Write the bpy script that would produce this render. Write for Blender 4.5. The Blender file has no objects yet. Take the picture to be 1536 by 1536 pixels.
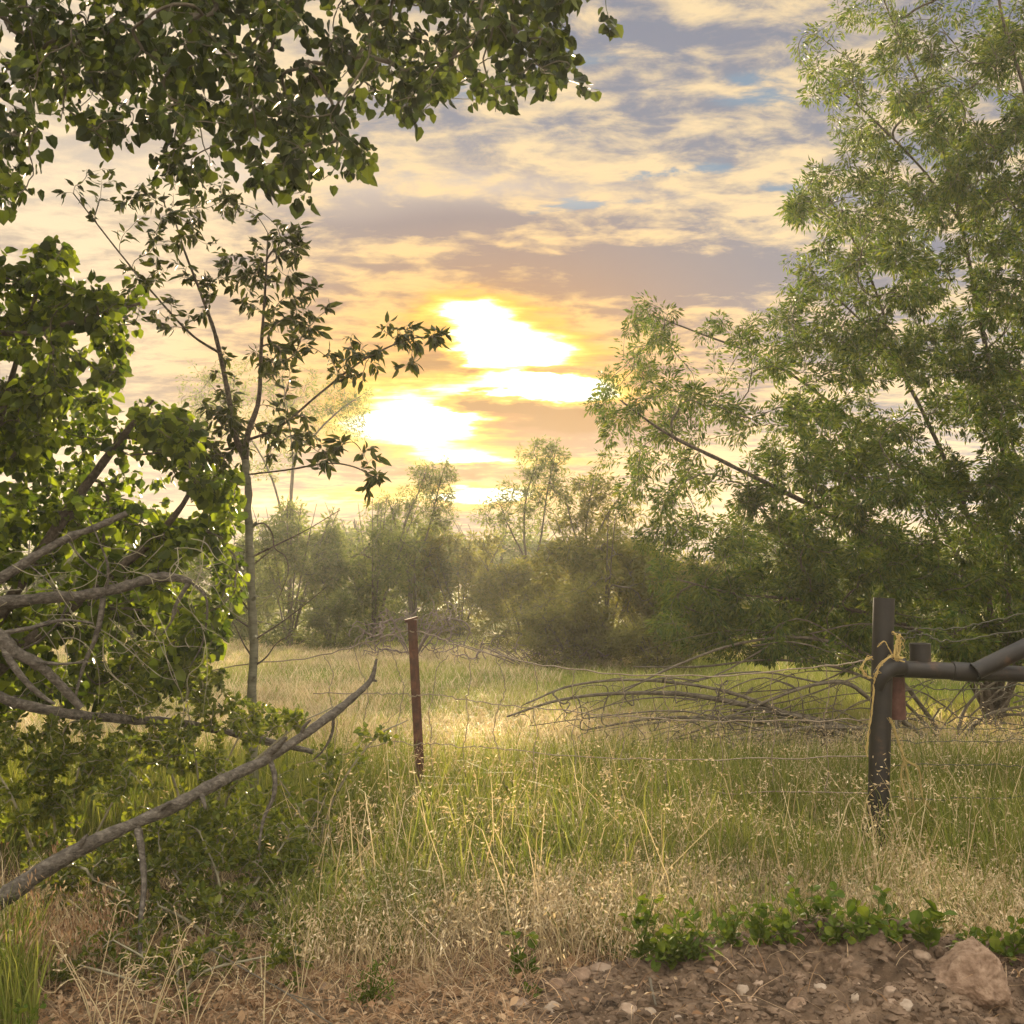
import bpy, math, random
import numpy as np
from mathutils import Vector, noise as mnoise
R = math.radians
C = bpy.context.scene.collection
scene = bpy.context.scene
random.seed(7)
EXPO = 1.8

# ------------------------------------------------------------------ camera
F, CAMZ = 1575.0, 1.55
TH = math.atan(92 / F)
cam = bpy.data.cameras.new('camera'); camo = bpy.data.objects.new('camera', cam); C.objects.link(camo)
camo.location = (0, 0, CAMZ); camo.rotation_euler = (R(90) + TH, 0, 0)
cam.sensor_width = 36; cam.lens = 36 * F / 1536; cam.clip_end = 1000; cam.clip_start = 0.05
scene.camera = camo
scene.cycles.max_bounces = 6; scene.cycles.diffuse_bounces = 3; scene.cycles.glossy_bounces = 2; scene.cycles.transmission_bounces = 4; scene.cycles.volume_bounces = 0
scene.view_settings.view_transform = 'Standard'; scene.view_settings.look = 'None'
scene.view_settings.exposure = EXPO; scene.view_settings.gamma = 1; scene.view_settings.use_curve_mapping = False

def pt(px, py, d):
    cx = (px - 768) / F; cy = (768 - py) / F
    v = np.array([cx, math.cos(TH) - cy * math.sin(TH), math.sin(TH) + cy * math.cos(TH)])
    return v * (d / v[1]) + np.array([0, 0, CAMZ])
def pts(l): return np.array([pt(*p) for p in l])
def pta(px, py, d):
    cx = (px - 768) / F; cy = (768 - py) / F
    y = math.cos(TH) - cy * math.sin(TH); k = d / y
    return np.stack([cx * k, d, CAMZ + (math.sin(TH) + cy * math.cos(TH)) * k], 1)

# ------------------------------------------------------------------ noise + ground height
def vnoise(x, y, s=0):
    xi = np.floor(x).astype(np.int64); yi = np.floor(y).astype(np.int64)
    fx = x - xi; fy = y - yi; fx = fx * fx * (3 - 2 * fx); fy = fy * fy * (3 - 2 * fy)
    def h(a, b):
        n = (a * 374761393 + b * 668265263 + s * 974634777) & 0x7fffffff
        n = ((n ^ (n >> 13)) * 1274126177) & 0x7fffffff
        return ((n ^ (n >> 16)) & 0xffff) / 65535.0
    return (h(xi, yi) * (1 - fx) + h(xi + 1, yi) * fx) * (1 - fy) + (h(xi, yi + 1) * (1 - fx) + h(xi + 1, yi + 1) * fx) * fy
def fbm(x, y, o=4, s=0):
    a = 0; w = .5
    for i in range(o): a = a + w * vnoise(x * 2 ** i, y * 2 ** i, s + i); w *= .5
    return a
def moundmask(x, y):
    x = np.asarray(x, float); y = np.asarray(y, float)
    e = (y - (3.86 + 0.05 * np.sin(x * 3)))
    e = np.where(e > 0, e / 0.26, e / 0.8)
    a = np.interp(x, [-.4, -.05, .2, .4, .6, .8, 1.1, 1.3, 1.5, 1.85, 2.4, 3.5], [0, .01, .05, .095, .155, .205, .275, .285, .235, .175, .11, 0])
    return a * np.exp(-e * e)
def H(x, y):
    x = np.asarray(x, float); y = np.asarray(y, float)
    near = np.clip((5.2 - y) / 1.0, 0, 1) * np.clip((y - 2) / .5, 0, 1)
    b = (fbm(x * .35, y * .35, 3, 5) - .44) * .10 * np.clip((y - 3) / 4, 0, 1)
    m = moundmask(x, y)
    rough = (fbm(x * 9, y * 9, 4, 11) - .45) * (.018 + .46 * m) + (np.abs(fbm(x * 28, y * 28, 3, 21) - .45)) * (.016 + .20 * m)
    clump = np.clip(fbm(x * 5, y * 5, 2, 31) - .38, 0, 1) * m * .7
    return b + m + near * rough + clump

def gpt(px, py, lift=0., d0=3.0, d1=9.):
    d = np.linspace(d0, d1, 1500); P = pta(np.full(1500, float(px)), np.full(1500, float(py)), d)
    k = np.argmax(P[:, 2] < H(P[:, 0], P[:, 1]) + lift)
    return P[k] if k else P[-1]
# ------------------------------------------------------------------ mesh helpers
class MB:
    def __init__(self): self.v = []; self.f = []; self.r = []; self.n = 0
    def add(self, V, Fc, r=None):
        V = np.asarray(V, float).reshape(-1, 3); Fc = np.asarray(Fc, np.int64)
        if len(V) == 0: return
        self.v.append(V); self.f.append(Fc + self.n)
        self.r.append(np.full(len(Fc), .5) if r is None else np.asarray(r, float)); self.n += len(V)
    def build(self, name, mat, parent=None, smooth=False, loc=None):
        me = bpy.data.meshes.new(name)
        V = np.concatenate(self.v)
        org = np.zeros(3) if loc is None else np.asarray(loc, float)
        V = V - org
        me.vertices.add(len(V)); me.vertices.foreach_set('co', V.astype(np.float32).ravel())
        tot = np.concatenate([np.full(len(f), f.shape[1]) for f in self.f]).astype(np.int32)
        lp = np.concatenate([f.ravel() for f in self.f]).astype(np.int32)
        st = np.concatenate([[0], np.cumsum(tot)[:-1]]).astype(np.int32)
        me.loops.add(len(lp)); me.loops.foreach_set('vertex_index', lp)
        me.polygons.add(len(tot)); me.polygons.foreach_set('loop_start', st); me.polygons.foreach_set('loop_total', tot)
        me.update(calc_edges=True)
        me.polygons.foreach_set('use_smooth', np.full(len(tot), smooth))
        at = me.attributes.new('rnd', 'FLOAT', 'FACE'); at.data.foreach_set('value', np.concatenate(self.r).astype(np.float32))
        me.materials.append(mat)
        o = bpy.data.objects.new(name, me); C.objects.link(o)
        if parent is not None: o.parent = parent
        elif loc is not None: o.location = loc
        return o
def tag(o, label=None, cat=None, group=None, kind=None):
    if label: o['label'] = label
    if cat: o['category'] = cat
    if group: o['group'] = group
    if kind: o['kind'] = kind
    return o
def thing(name, loc, label, cat, group=None):
    o = bpy.data.objects.new(name, None); C.objects.link(o); o.location = loc; o.empty_display_size = .1
    return tag(o, label, cat, group)
def copy_tree(o, parent=None):
    c = o.copy(); C.objects.link(c); c.parent = parent
    for ch in list(o.children): copy_tree(ch, c)
    return c
class Part:   # builds a child mesh whose coordinates are world coordinates
    pass
def part(mb, name, mat, par, smooth=False):
    return mb.build(name, mat, par, smooth, loc=np.array(par.location))
def unit(v): return v / np.maximum(np.linalg.norm(v, axis=-1, keepdims=True), 1e-9)

def tubes(P, Rd, sides=4, rng=None):
    """P (n,K,3) Rd (n,K) -> verts, faces"""
    n, K, _ = P.shape
    T = np.empty_like(P); T[:, 1:-1] = P[:, 2:] - P[:, :-2]; T[:, 0] = P[:, 1] - P[:, 0]; T[:, -1] = P[:, -1] - P[:, -2]
    T = unit(T)
    ch = unit(P[:, -1] - P[:, 0])
    ref = np.cross(ch, np.array([.31, .52, .79])); ref = unit(ref)[:, None, :]
    U = unit(np.cross(T, np.broadcast_to(ref, T.shape))); W = np.cross(T, U)
    a = np.arange(sides) * 2 * math.pi / sides
    V = P[:, :, None, :] + Rd[:, :, None, None] * (U[:, :, None, :] * np.cos(a)[:, None] + W[:, :, None, :] * np.sin(a)[:, None])
    base = (np.arange(n) * K * sides)[:, None, None]
    k = (np.arange(K - 1) * sides)[None, :, None]; s = np.arange(sides)[None, None, :]
    s2 = (s + 1) % sides
    Fc = np.stack([base + k + s, base + k + s2, base + k + sides + s2, base + k + sides + s], -1).reshape(-1, 4)
    return V.reshape(-1, 3), Fc
def catmull(p, n):
    p = np.asarray(p, float)
    q = np.vstack([2 * p[0] - p[1], p, 2 * p[-1] - p[-2]]); out = []
    for i in range(1, len(q) - 2):
        t = np.linspace(0, 1, n, endpoint=False)[:, None]
        a, b, c, d = q[i - 1], q[i], q[i + 1], q[i + 2]
        out.append(.5 * (2 * b + (c - a) * t + (2 * a - 5 * b + 4 * c - d) * t ** 2 + (3 * b - a - 3 * c + d) * t ** 3))
    out.append(p[-1][None]); return np.vstack(out)
def tube(mb, p, r, sides=8, seg=5, rough=0., seed=0, cap=True, smooth=True):
    p = np.asarray(p, float); r = np.asarray(r, float)
    if r.ndim == 0: r = np.full(len(p), float(r))
    q = catmull(p, seg) if (seg > 1 and len(p) > 2) else (catmull(p, seg) if seg > 1 else p)
    rr = np.interp(np.linspace(0, len(p) - 1, len(q)), np.arange(len(p)), r)
    g = np.random.default_rng(seed)
    if rough:
        rr = rr * (1 + rough * g.normal(size=len(rr)))
        lowf = np.interp(np.arange(len(rr)), np.linspace(0, len(rr), len(rr) // 4 + 2), g.normal(size=len(rr) // 4 + 2)); rr = rr * (1 + rough * 1.6 * lowf.clip(-1, 2))
    V, Fc = tubes(q[None], rr[None], sides)
    if rough:
        V = V.reshape(len(q), sides, 3); ctr = q[:, None, :]
        V = ctr + (V - ctr) * (1 + rough * 1.2 * g.normal(size=(len(q), sides, 1))); V = V.reshape(-1, 3)
    mb.add(V, Fc)
    if cap:
        for e in (0, len(q) - 1):
            ring = V.reshape(len(q), sides, 3)[e]
            mb.add(np.vstack([ring, q[e][None]]), [[i, (i + 1) % sides, sides] for i in range(sides)])
    return q, rr
def boxm(mb, c, s, rot=None):
    v = np.array([[x, y, z] for x in (-.5, .5) for y in (-.5, .5) for z in (-.5, .5)]) * np.array(s)
    if rot is not None: v = v @ np.array(rot).T
    mb.add(v + np.array(c), [[0, 1, 3, 2], [4, 6, 7, 5], [0, 4, 5, 1], [2, 3, 7, 6], [0, 2, 6, 4], [1, 5, 7, 3]])

# leaf templates (x across, y along, z normal)
DELT = (np.array([[0, 0, 0], [0, .5, -.03], [0, 1.0, -.12], [-.34, -.04, .10], [-.54, .30, .20], [-.36, .70, .08], [.34, -.04, .08], [.54, .30, .14], [.36, .70, .02]]),
        np.array([[0, 1, 4, 3], [1, 2, 5, 4], [0, 6, 7, 1], [1, 7, 8, 2]]))
LANC = (np.array([[0, 0, 0], [0, .5, -.02], [0, 1.0, -.15], [-.17, .25, .05], [-.17, .6, .02], [.17, .25, .05], [.17, .6, .02]]),
        np.array([[0, 1, 3, 3], [1, 4, 3, 3], [1, 2, 4, 4], [0, 5, 1, 1], [5, 6, 1, 1], [6, 2, 1, 1]]))
LANC = (LANC[0], np.array([[0, 1, 3], [1, 4, 3], [1, 2, 4], [0, 5, 1], [5, 6, 1], [6, 2, 1]]))
NARR = (np.array([[0, 0, 0], [.16, .42, .05], [0, 1, -.12], [-.16, .42, .05]]), np.array([[0, 1, 2], [0, 2, 3]]))
OVAL = (np.array([[0, 0, 0], [.30, .45, .08], [0, 1, -.08], [-.30, .45, .08], [.2, .8, .03], [-.2, .8, .03]]), np.array([[0, 1, 4, 2], [0, 2, 5, 3]]))
ROUND = (np.array([[0, 0, 0], [0, .55, -.04], [0, 1, -.1], [-.25, .25, .05], [-.42, .6, .09], [-.27, .9, .0], [.25, .25, .05], [.42, .6, .09], [.27, .9, .0]]),
         np.array([[0, 1, 4, 3], [1, 2, 5, 4], [0, 6, 7, 1], [1, 7, 8, 2]]))
def place(mb, tpl, P, D, Nn, S, rng, rn=None, wid=None):
    T, Fc = tpl; n = len(P); k = len(T)
    D = unit(D); X = unit(np.cross(D, Nn)); Z = np.cross(X, D)
    S = S[:, None, None]
    w = 1 if wid is None else wid[:, None, None]
    V = P[:, None, :] + S * (T[None, :, 0:1] * X[:, None, :] * w + T[None, :, 1:2] * D[:, None, :] + T[None, :, 2:3] * Z[:, None, :])
    Fa = (np.arange(n) * k)[:, None, None] + Fc[None]
    rn = rng.random(n) if rn is None else rn
    mb.add(V.reshape(-1, 3), Fa.reshape(-1, Fc.shape[1]), np.repeat(rn, len(Fc)))

def grow(skel, targets, K=6, bend=.35, sag=0., seed=0, tip=.003, ex=.42, jit=.05, rmax=.05, reach=9):
    g = np.random.default_rng(seed)
    sp = []; sd = []
    for s in skel:
        q = catmull(s, 6); d = unit(np.gradient(q, axis=0)); sp.append(q); sd.append(d)
    sp = np.vstack(sp); sd = np.vstack(sd); ns = len(sp); nt = len(targets)
    pos = np.zeros((ns + nt * (K - 1), 3)); dr = np.zeros_like(pos); pos[:ns] = sp; dr[:ns] = sd
    par = np.full(len(pos), -1); n = ns
    d0 = np.array([np.min(np.sum((sp - t) ** 2, 1)) for t in targets])
    paths = np.zeros((nt, K), int)
    tt = np.linspace(0, 1, K)[1:, None]
    for j, i in enumerate(np.argsort(d0)):
        t = targets[i]
        dd = np.sqrt(np.sum((pos[:n] - t) ** 2, 1))
        al = np.sum((t - pos[:n]) * dr[:n], 1) / np.maximum(dd, 1e-6)
        a = int(np.argmin(dd * (1.25 - .25 * al) + .02))
        A = pos[a]; L = dd[a]
        c = A + dr[a] * L * bend + (t - A) * (.5 - bend * .5) + np.array([0, 0, sag * L]) + g.normal(size=3) * jit * L
        B = (1 - tt) ** 2 * A + 2 * tt * (1 - tt) * c + tt ** 2 * t
        B[:-1] += g.normal(size=(K - 2, 3)) * jit * .35 * L
        idx = np.arange(n, n + K - 1); pos[idx] = B
        full = np.vstack([A, B]); dr[idx] = unit(full[1:] - full[:-1])
        par[idx[0]] = a; par[idx[1:]] = idx[:-1]; paths[j, 0] = a; paths[j, 1:] = idx; n += K - 1
    cnt = np.zeros(n)
    cnt[paths[:, -1]] += 1
    for i in range(n - 1, ns - 1, -1):
        cnt[par[i]] += cnt[i]
    rad = np.minimum(tip * np.maximum(cnt, 1) ** ex, rmax)
    Pp = pos[paths]; Rr = rad[paths].copy(); Rr[:, 0] = Rr[:, 1]; Rr[:, -1] = tip * .6
    return Pp, Rr
def along(P, npp, g, tmin=.25):
    n, K, _ = P.shape
    i = np.repeat(np.arange(n), npp); t = tmin + (1 - tmin) * g.random(len(i)) ** .8
    f = t * (K - 1); k = np.minimum(f.astype(int), K - 2); w = (f - k)[:, None]
    p = P[i, k] * (1 - w) + P[i, k + 1] * w
    return p, unit(P[i, k + 1] - P[i, k])
def leafy(mb, P, npp, size, tpl, g, droop=.3, spread=.9, fwd=.5, tmin=.25, up=.5, sv=.3, off=0.):
    p, T = along(P, npp, g, tmin)
    rv = unit(g.normal(size=p.shape)); pr = unit(rv - T * np.sum(rv * T, 1, keepdims=True))
    D = unit(T * fwd + pr * spread + np.array([0, 0, -droop]))
    Nn = unit(g.normal(size=p.shape) * (1 - up) + np.array([0, 0, up]))
    S = size * (1 + sv * g.normal(size=len(p))).clip(.45, 1.7)
    place(mb, tpl, p + pr * off * S[:, None], D, Nn, S, g)
def inpoly(x, y, poly):
    r = np.zeros(len(x), bool); n = len(poly); j = n - 1
    for i in range(n):
        xi, yi = poly[i]; xj, yj = poly[j]
        c = ((yi > y) != (yj > y)) & (x < (xj - xi) * (y - yi) / (yj - yi + 1e-12) + xi); r ^= c; j = i
    return r
def polytargets(poly, n, d0, d1, g, dens=None):
    a = np.array(poly, float); lo = a.min(0); hi = a.max(0); X = []; m = 0
    while m < n:
        q = lo + (hi - lo) * g.random((n * 3, 2)); ok = inpoly(q[:, 0], q[:, 1], poly)
        if dens is not None: ok &= g.random(len(q)) < dens(q[:, 0], q[:, 1])
        q = q[ok]; X.append(q); m += len(q)
    q = np.vstack(X)[:n]
    return pta(q[:, 0], q[:, 1], d0 + (d1 - d0) * g.random(n))
def blobtargets(blobs, g):
    out = []
    for (x, y, sx, sy, d, sd, n) in blobs:
        r = unit(g.normal(size=(n, 3))) * (g.random((n, 1)) ** .45)
        out.append(pta(x + r[:, 0] * sx, y + r[:, 1] * sy, d + r[:, 2] * sd))
    return np.vstack(out)

# ------------------------------------------------------------------ materials
def newmat(name):
    m = bpy.data.materials.new(name); m.use_nodes = True; nt = m.node_tree
    for n in list(nt.nodes): nt.nodes.remove(n)
    out = nt.nodes.new('ShaderNodeOutputMaterial'); return m, nt, out
def rampn(nt, fac, cols):
    r = nt.nodes.new('ShaderNodeValToRGB'); e = r.color_ramp.elements
    while len(e) < len(cols): e.new(.5)
    for i, (p, c) in enumerate(cols): e[i].position = p; e[i].color = (*c, 1)
    nt.links.new(fac, r.inputs[0]); return r.outputs[0]
def leafmat(name, cols, trans=.45, rough=.5, spec=.15, tcol=(1.25, 1.2, .55)):
    m, nt, out = newmat(name); L = nt.links
    at = nt.nodes.new('ShaderNodeAttribute'); at.attribute_name = 'rnd'
    k = len(cols); col = rampn(nt, at.outputs['Fac'], [(i / (k - 1), c) for i, c in enumerate(cols)])
    tc = nt.nodes.new('ShaderNodeTexCoord'); no = nt.nodes.new('ShaderNodeTexNoise'); no.inputs['Scale'].default_value = 1.3; no.inputs['Detail'].default_value = 3
    L.new(tc.outputs['Object'], no.inputs['Vector'])
    hs = nt.nodes.new('ShaderNodeHueSaturation'); L.new(col, hs.inputs['Color'])
    mr = nt.nodes.new('ShaderNodeMapRange'); mr.inputs['From Min'].default_value = .3; mr.inputs['From Max'].default_value = .7; mr.inputs['To Min'].default_value = .75; mr.inputs['To Max'].default_value = 1.3
    L.new(no.outputs['Fac'], mr.inputs['Value']); L.new(mr.outputs[0], hs.inputs['Value'])
    b = nt.nodes.new('ShaderNodeBsdfPrincipled'); b.inputs['Roughness'].default_value = rough; b.inputs['Specular IOR Level'].default_value = spec
    L.new(hs.outputs[0], b.inputs['Base Color'])
    t = nt.nodes.new('ShaderNodeBsdfTranslucent')
    mu = nt.nodes.new('ShaderNodeMix'); mu.data_type = 'RGBA'; mu.blend_type = 'MULTIPLY'; mu.inputs[0].default_value = 1
    mu.inputs[7].default_value = (*tcol, 1); L.new(hs.outputs[0], mu.inputs[6]); L.new(mu.outputs[2], t.inputs['Color'])
    mx = nt.nodes.new('ShaderNodeMixShader'); mx.inputs[0].default_value = trans
    L.new(b.outputs[0], mx.inputs[1]); L.new(t.outputs[0], mx.inputs[2]); L.new(mx.outputs[0], out.inputs[0]); return m
def roughmat(name, cols, scale=20, stretch=(1, 1, 1), rough=.85, bump=.5, dist=.01, metal=0., detail=8, spec=.3, vor=0.):
    m, nt, out = newmat(name); L = nt.links
    tc = nt.nodes.new('ShaderNodeTexCoord'); mp = nt.nodes.new('ShaderNodeMapping'); mp.inputs['Scale'].default_value = stretch
    L.new(tc.outputs['Object'], mp.inputs[0])
    no = nt.nodes.new('ShaderNodeTexNoise'); no.inputs['Scale'].default_value = scale; no.inputs['Detail'].default_value = detail; no.inputs['Roughness'].default_value = .65
    L.new(mp.outputs[0], no.inputs['Vector'])
    k = len(cols); col = rampn(nt, no.outputs['Fac'], [(.28 + .44 * i / (k - 1), c) for i, c in enumerate(cols)])
    b = nt.nodes.new('ShaderNodeBsdfPrincipled'); b.inputs['Roughness'].default_value = rough; b.inputs['Metallic'].default_value = metal; b.inputs['Specular IOR Level'].default_value = spec
    L.new(col, b.inputs['Base Color'])
    bp = nt.nodes.new('ShaderNodeBump'); bp.inputs['Strength'].default_value = bump; bp.inputs['Distance'].default_value = dist
    n2 = nt.nodes.new('ShaderNodeTexNoise'); n2.inputs['Scale'].default_value = scale * 2.3; n2.inputs['Detail'].default_value = 6
    L.new(mp.outputs[0], n2.inputs['Vector'])
    L.new(n2.outputs['Fac'], bp.inputs['Height']); L.new(bp.outputs[0], b.inputs['Normal']); L.new(b.outputs[0], out.inputs[0]); return m

M = {}
M['cotton'] = leafmat('cottonwood_leaf', [(.010, .018, .003), (.020, .032, .004), (.060, .078, .008), (.018, .030, .004)], .38, .4, .15)  # overhead leaves: canopy shade put into the darker colour
M['cottonlit'] = leafmat('cottonwood_low_leaf', [(.022, .040, .006), (.046, .074, .008), (.085, .12, .012), (.17, .215, .018), (.055, .08, .010)], .58, .4, .22)  # same kind of leaf, backlit glow put into the lighter colour
M['young'] = leafmat('young_tree_leaf', [(.026, .036, .010), (.034, .042, .010), (.06, .07, .014)], .26, .45, .12)
M['willow'] = leafmat('willow_leaf', [(.026, .052, .012), (.058, .092, .018), (.115, .132, .020), (.046, .088, .022)], .48, .5, .12)
M['shrub'] = leafmat('shrub_leaf', [(.05, .075, .012), (.11, .14, .016), (.19, .21, .026)], .52, .4, .3)
M['farleaf'] = leafmat('far_bush_leaf', [(.075, .10, .035), (.13, .155, .055), (.18, .19, .075)], .62, .5, .1, (1.2, 1.15, .7))
M['faroliv'] = leafmat('far_olive_leaf', [(.10, .115, .036), (.14, .15, .046), (.19, .185, .06)], .60, .5, .1, (1.25, 1.1, .65))
M['green_grass'] = leafmat('green_grass', [(.07, .105, .016), (.14, .17, .026), (.25, .25, .07), (.10, .14, .020)], .46, .5, .2, (1.2, 1.15, .6))
M['straw'] = leafmat('straw_grass', [(.20, .145, .065), (.46, .36, .19), (.58, .48, .29), (.38, .28, .16), (.70, .60, .42)], .32, .6, .2, (1.1, 1.0, .75))
M['palestraw'] = leafmat('pale_straw_grass', [(.38, .29, .16), (.56, .46, .29), (.70, .61, .43)], .45, .6, .1, (1.1, 1.0, .75))
M['field'] = leafmat('field_grass', [(.14, .20, .035), (.22, .26, .05), (.40, .38, .15), (.19, .24, .045)], .45, .55, .2, (1.2, 1.15, .65))
M['weed'] = leafmat('weed_leaf', [(.050, .085, .012), (.085, .13, .016), (.14, .175, .022)], .42, .5, .10)
M['dryleaf'] = leafmat('dry_leaf', [(.14, .075, .035), (.30, .18, .09), (.42, .31, .19), (.19, .10, .05)], .2, .7, .2, (1.1, .9, .6))
M['bark'] = roughmat('branch_bark', [(.025, .019, .013), (.075, .058, .042), (.14, .112, .082)], 40, (1, 1, 1), .9, .9, .01)
M['greybark'] = roughmat('dead_branch_bark', [(.028, .024, .019), (.082, .070, .055), (.18, .158, .13)], 55, (.6, 1, 1), .9, 1, .012)
M['smoothbark'] = roughmat('young_bark', [(.10, .10, .07), (.23, .22, .155), (.29, .28, .20), (.37, .36, .27)], 26, (.5, .5, 1.6), .75, .4, .004)
M['twig'] = roughmat('twig_bark', [(.06, .05, .035), (.12, .10, .07)], 12, (1, 1, 1), .85, .3, .004)
M['paletwig'] = roughmat('pale_twig', [(.15, .135, .085), (.30, .27, .18)], 12, (1, 1, 1), .8, .3, .004)
M['darkbranch'] = roughmat('dark_branch', [(.035, .029, .020), (.09, .074, .052), (.165, .14, .10)], 20, (1, 1, 1), .85, .4, .005)
M['mauve'] = roughmat('brush_twig', [(.10, .075, .065), (.20, .155, .135)], 6, (1, 1, 1), .9, .3, .004)
M['soil'] = None
M['clod'] = roughmat('soil_clod', [(.038, .025, .015), (.105, .069, .043), (.21, .143, .094)], 14, (1, 1, 1), .95, .8, .006)
M['rock'] = roughmat('tan_rock', [(.075, .046, .028), (.155, .098, .062), (.22, .148, .098), (.31, .225, .155)], 20, (1, 1, 1), .9, 1, .012)
M['rockpale'] = roughmat('pale_rock', [(.17, .115, .075), (.25, .18, .125), (.34, .26, .19)], 16, (1, 1, 1), .85, .6, .006)
M['rockwhite'] = roughmat('white_pebble', [(.22, .165, .115), (.34, .275, .21)], 18, (1, 1, 1), .8, .5, .004)
M['pipe'] = roughmat('dark_pipe', [(.007, .006, .0055), (.015, .013, .011), (.022, .018, .014), (.085, .042, .022)], 8, (1, 1, 1), .55, .25, .003, .35, 8, .5)
M['rustpipe'] = roughmat('rust_red_pipe', [(.05, .022, .016), (.10, .045, .033), (.15, .08, .06)], 12, (1, 1, 1), .8, .4, .003, .1)
M['rust'] = roughmat('rusty_steel', [(.030, .016, .011), (.075, .032, .019), (.15, .065, .036)], 28, (1, 1, .5), .85, .8, .004, .15)
M['wire'] = roughmat('old_wire', [(.16, .12, .08), (.34, .28, .20)], 30, (1, 1, 1), .6, .3, .002, .5)
M['barb'] = roughmat('barbed_wire', [(.05, .05, .035), (.12, .115, .08)], 30, (1, 1, 1), .6, .3, .002, .5)
M['twine'] = leafmat('yellow_twine', [(.42, .32, .11), (.58, .46, .20)], .35, .7, .2, (1.1, .95, .6))

# ground material
def soilmat():
    m, nt, out = newmat('ground_soil'); L = nt.links
    tc = nt.nodes.new('ShaderNodeTexCoord')
    def nz(s, d=8, r=.6):
        n = nt.nodes.new('ShaderNodeTexNoise'); n.inputs['Scale'].default_value = s; n.inputs['Detail'].default_value = d; n.inputs['Roughness'].default_value = r
        L.new(tc.outputs['Object'], n.inputs['Vector']); return n.outputs['Fac']
    soil = rampn(nt, nz(7), [(.30, (.032, .021, .013)), (.46, (.092, .061, .038)), (.58, (.165, .112, .072)), (.72, (.29, .205, .138))])
    lit = rampn(nt, nz(16), [(.3, (.055, .038, .024)), (.5, (.16, .11, .065)), (.7, (.30, .215, .13))])
    fld = rampn(nt, nz(.8), [(.35, (.10, .115, .03)), (.5, (.20, .19, .06)), (.65, (.36, .27, .14))])
    am = nt.nodes.new('ShaderNodeAttribute'); am.attribute_name = 'zone'
    sx = nt.nodes.new('ShaderNodeSeparateXYZ'); L.new(am.outputs['Vector'], sx.inputs[0])
    a = nt.nodes.new('ShaderNodeMix'); a.data_type = 'RGBA'; L.new(sx.outputs[0], a.inputs[0]); L.new(lit, a.inputs[6]); L.new(soil, a.inputs[7])
    b = nt.nodes.new('ShaderNodeMix'); b.data_type = 'RGBA'; L.new(sx.outputs[1], b.inputs[0]); L.new(a.outputs[2], b.inputs[6]); L.new(fld, b.inputs[7])
    p = nt.nodes.new('ShaderNodeBsdfPrincipled'); p.inputs['Roughness'].default_value = .95; p.inputs['Specular IOR Level'].default_value = .15
    L.new(b.outputs[2], p.inputs['Base Color'])
    bp = nt.nodes.new('ShaderNodeBump'); bp.inputs['Strength'].default_value = .9; bp.inputs['Distance'].default_value = .02
    L.new(nz(45, 8, .7), bp.inputs['Height']); L.new(bp.outputs[0], p.inputs['Normal']); L.new(p.outputs[0], out.inputs[0]); return m
M['soil'] = soilmat()

# ------------------------------------------------------------------ ground
def axis(segs):
    out = []
    for a, b, s in segs: out.append(np.arange(a, b, s))
    out.append(np.array([segs[-1][1]])); return np.concatenate(out)
gx = axis([(-68, -8, 3), (-8, -3, .25), (-3, -.4, .03), (-.4, 2.6, .0125), (2.6, 3.4, .03), (3.4, 8, .25), (8, 68, 3)])
gy = axis([(-12, 2.2, .7), (2.2, 3.1, .06), (3.1, 4.4, .0125), (4.4, 6, .05), (6, 25, .3), (25, 92, 2)])
X, Y = np.meshgrid(gx, gy); Zg = H(X, Y)
mb = MB(); nx, ny = len(gx), len(gy)
ii = (np.arange(ny - 1)[:, None] * nx + np.arange(nx - 1)[None]).ravel()
mb.add(np.stack([X.ravel(), Y.ravel(), Zg.ravel()], 1), np.stack([ii, ii + 1, ii + nx + 1, ii + nx], 1))
ground = mb.build('ground', M['soil'], smooth=True); tag(ground, kind='structure')
za = ground.data.attributes.new('zone', 'FLOAT_VECTOR', 'POINT')
mm = np.clip(moundmask(X, Y) / .035, 0, 1).ravel()
mm = np.maximum(mm, np.clip((3.75 + .25 * np.sin(X * 2) - Y) / .2, 0, 1).ravel() * np.clip((X.ravel() + .1) / .4, 0, 1))
ff = np.clip((Y.ravel() - 6.5) / 3, 0, 1)
za.data.foreach_set('vector', np.stack([mm, ff, ff * 0], 1).astype(np.float32).ravel())

# ------------------------------------------------------------------ grass
def blades(mb, P, h, w, lean, g, rn=None, dirw=None):
    n = len(P); a = g.random(n) * 2 * math.pi
    ld = np.stack([np.cos(a), np.sin(a), a * 0], 1) * (lean * h)[:, None]
    if dirw is not None: ld = ld + np.asarray(dirw) * h[:, None]
    b = g.random(n) * math.pi; wv = np.stack([np.cos(b), np.sin(b), b * 0], 1) * (w / 2)[:, None]
    z = np.array([0, 0, 1.])
    m1 = P + ld * .15 + z * (h * .4)[:, None]; m2 = P + ld * .5 + z * (h * .75)[:, None]; t = P + ld + z * (h * (1 - .35 * np.minimum(lean, 1)))[:, None]
    V = np.stack([P - wv, P + wv, m1 - wv * .85, m1 + wv * .85, m2 - wv * .55, m2 + wv * .55, t], 1)
    o = (np.arange(n) * 7)[:, None]
    rn = g.random(n) if rn is None else rn
    q = np.vstack([o + np.array([[0, 1, 3, 2]]), o + np.array([[2, 3, 5, 4]])]); tr = o + np.array([[4, 5, 6]])
    base = mb.n
    mb.add(V.reshape(-1, 3), q, np.concatenate([rn, rn]))
    mb.f.append(tr + base); mb.r.append(rn)
    return t, ld
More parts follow.
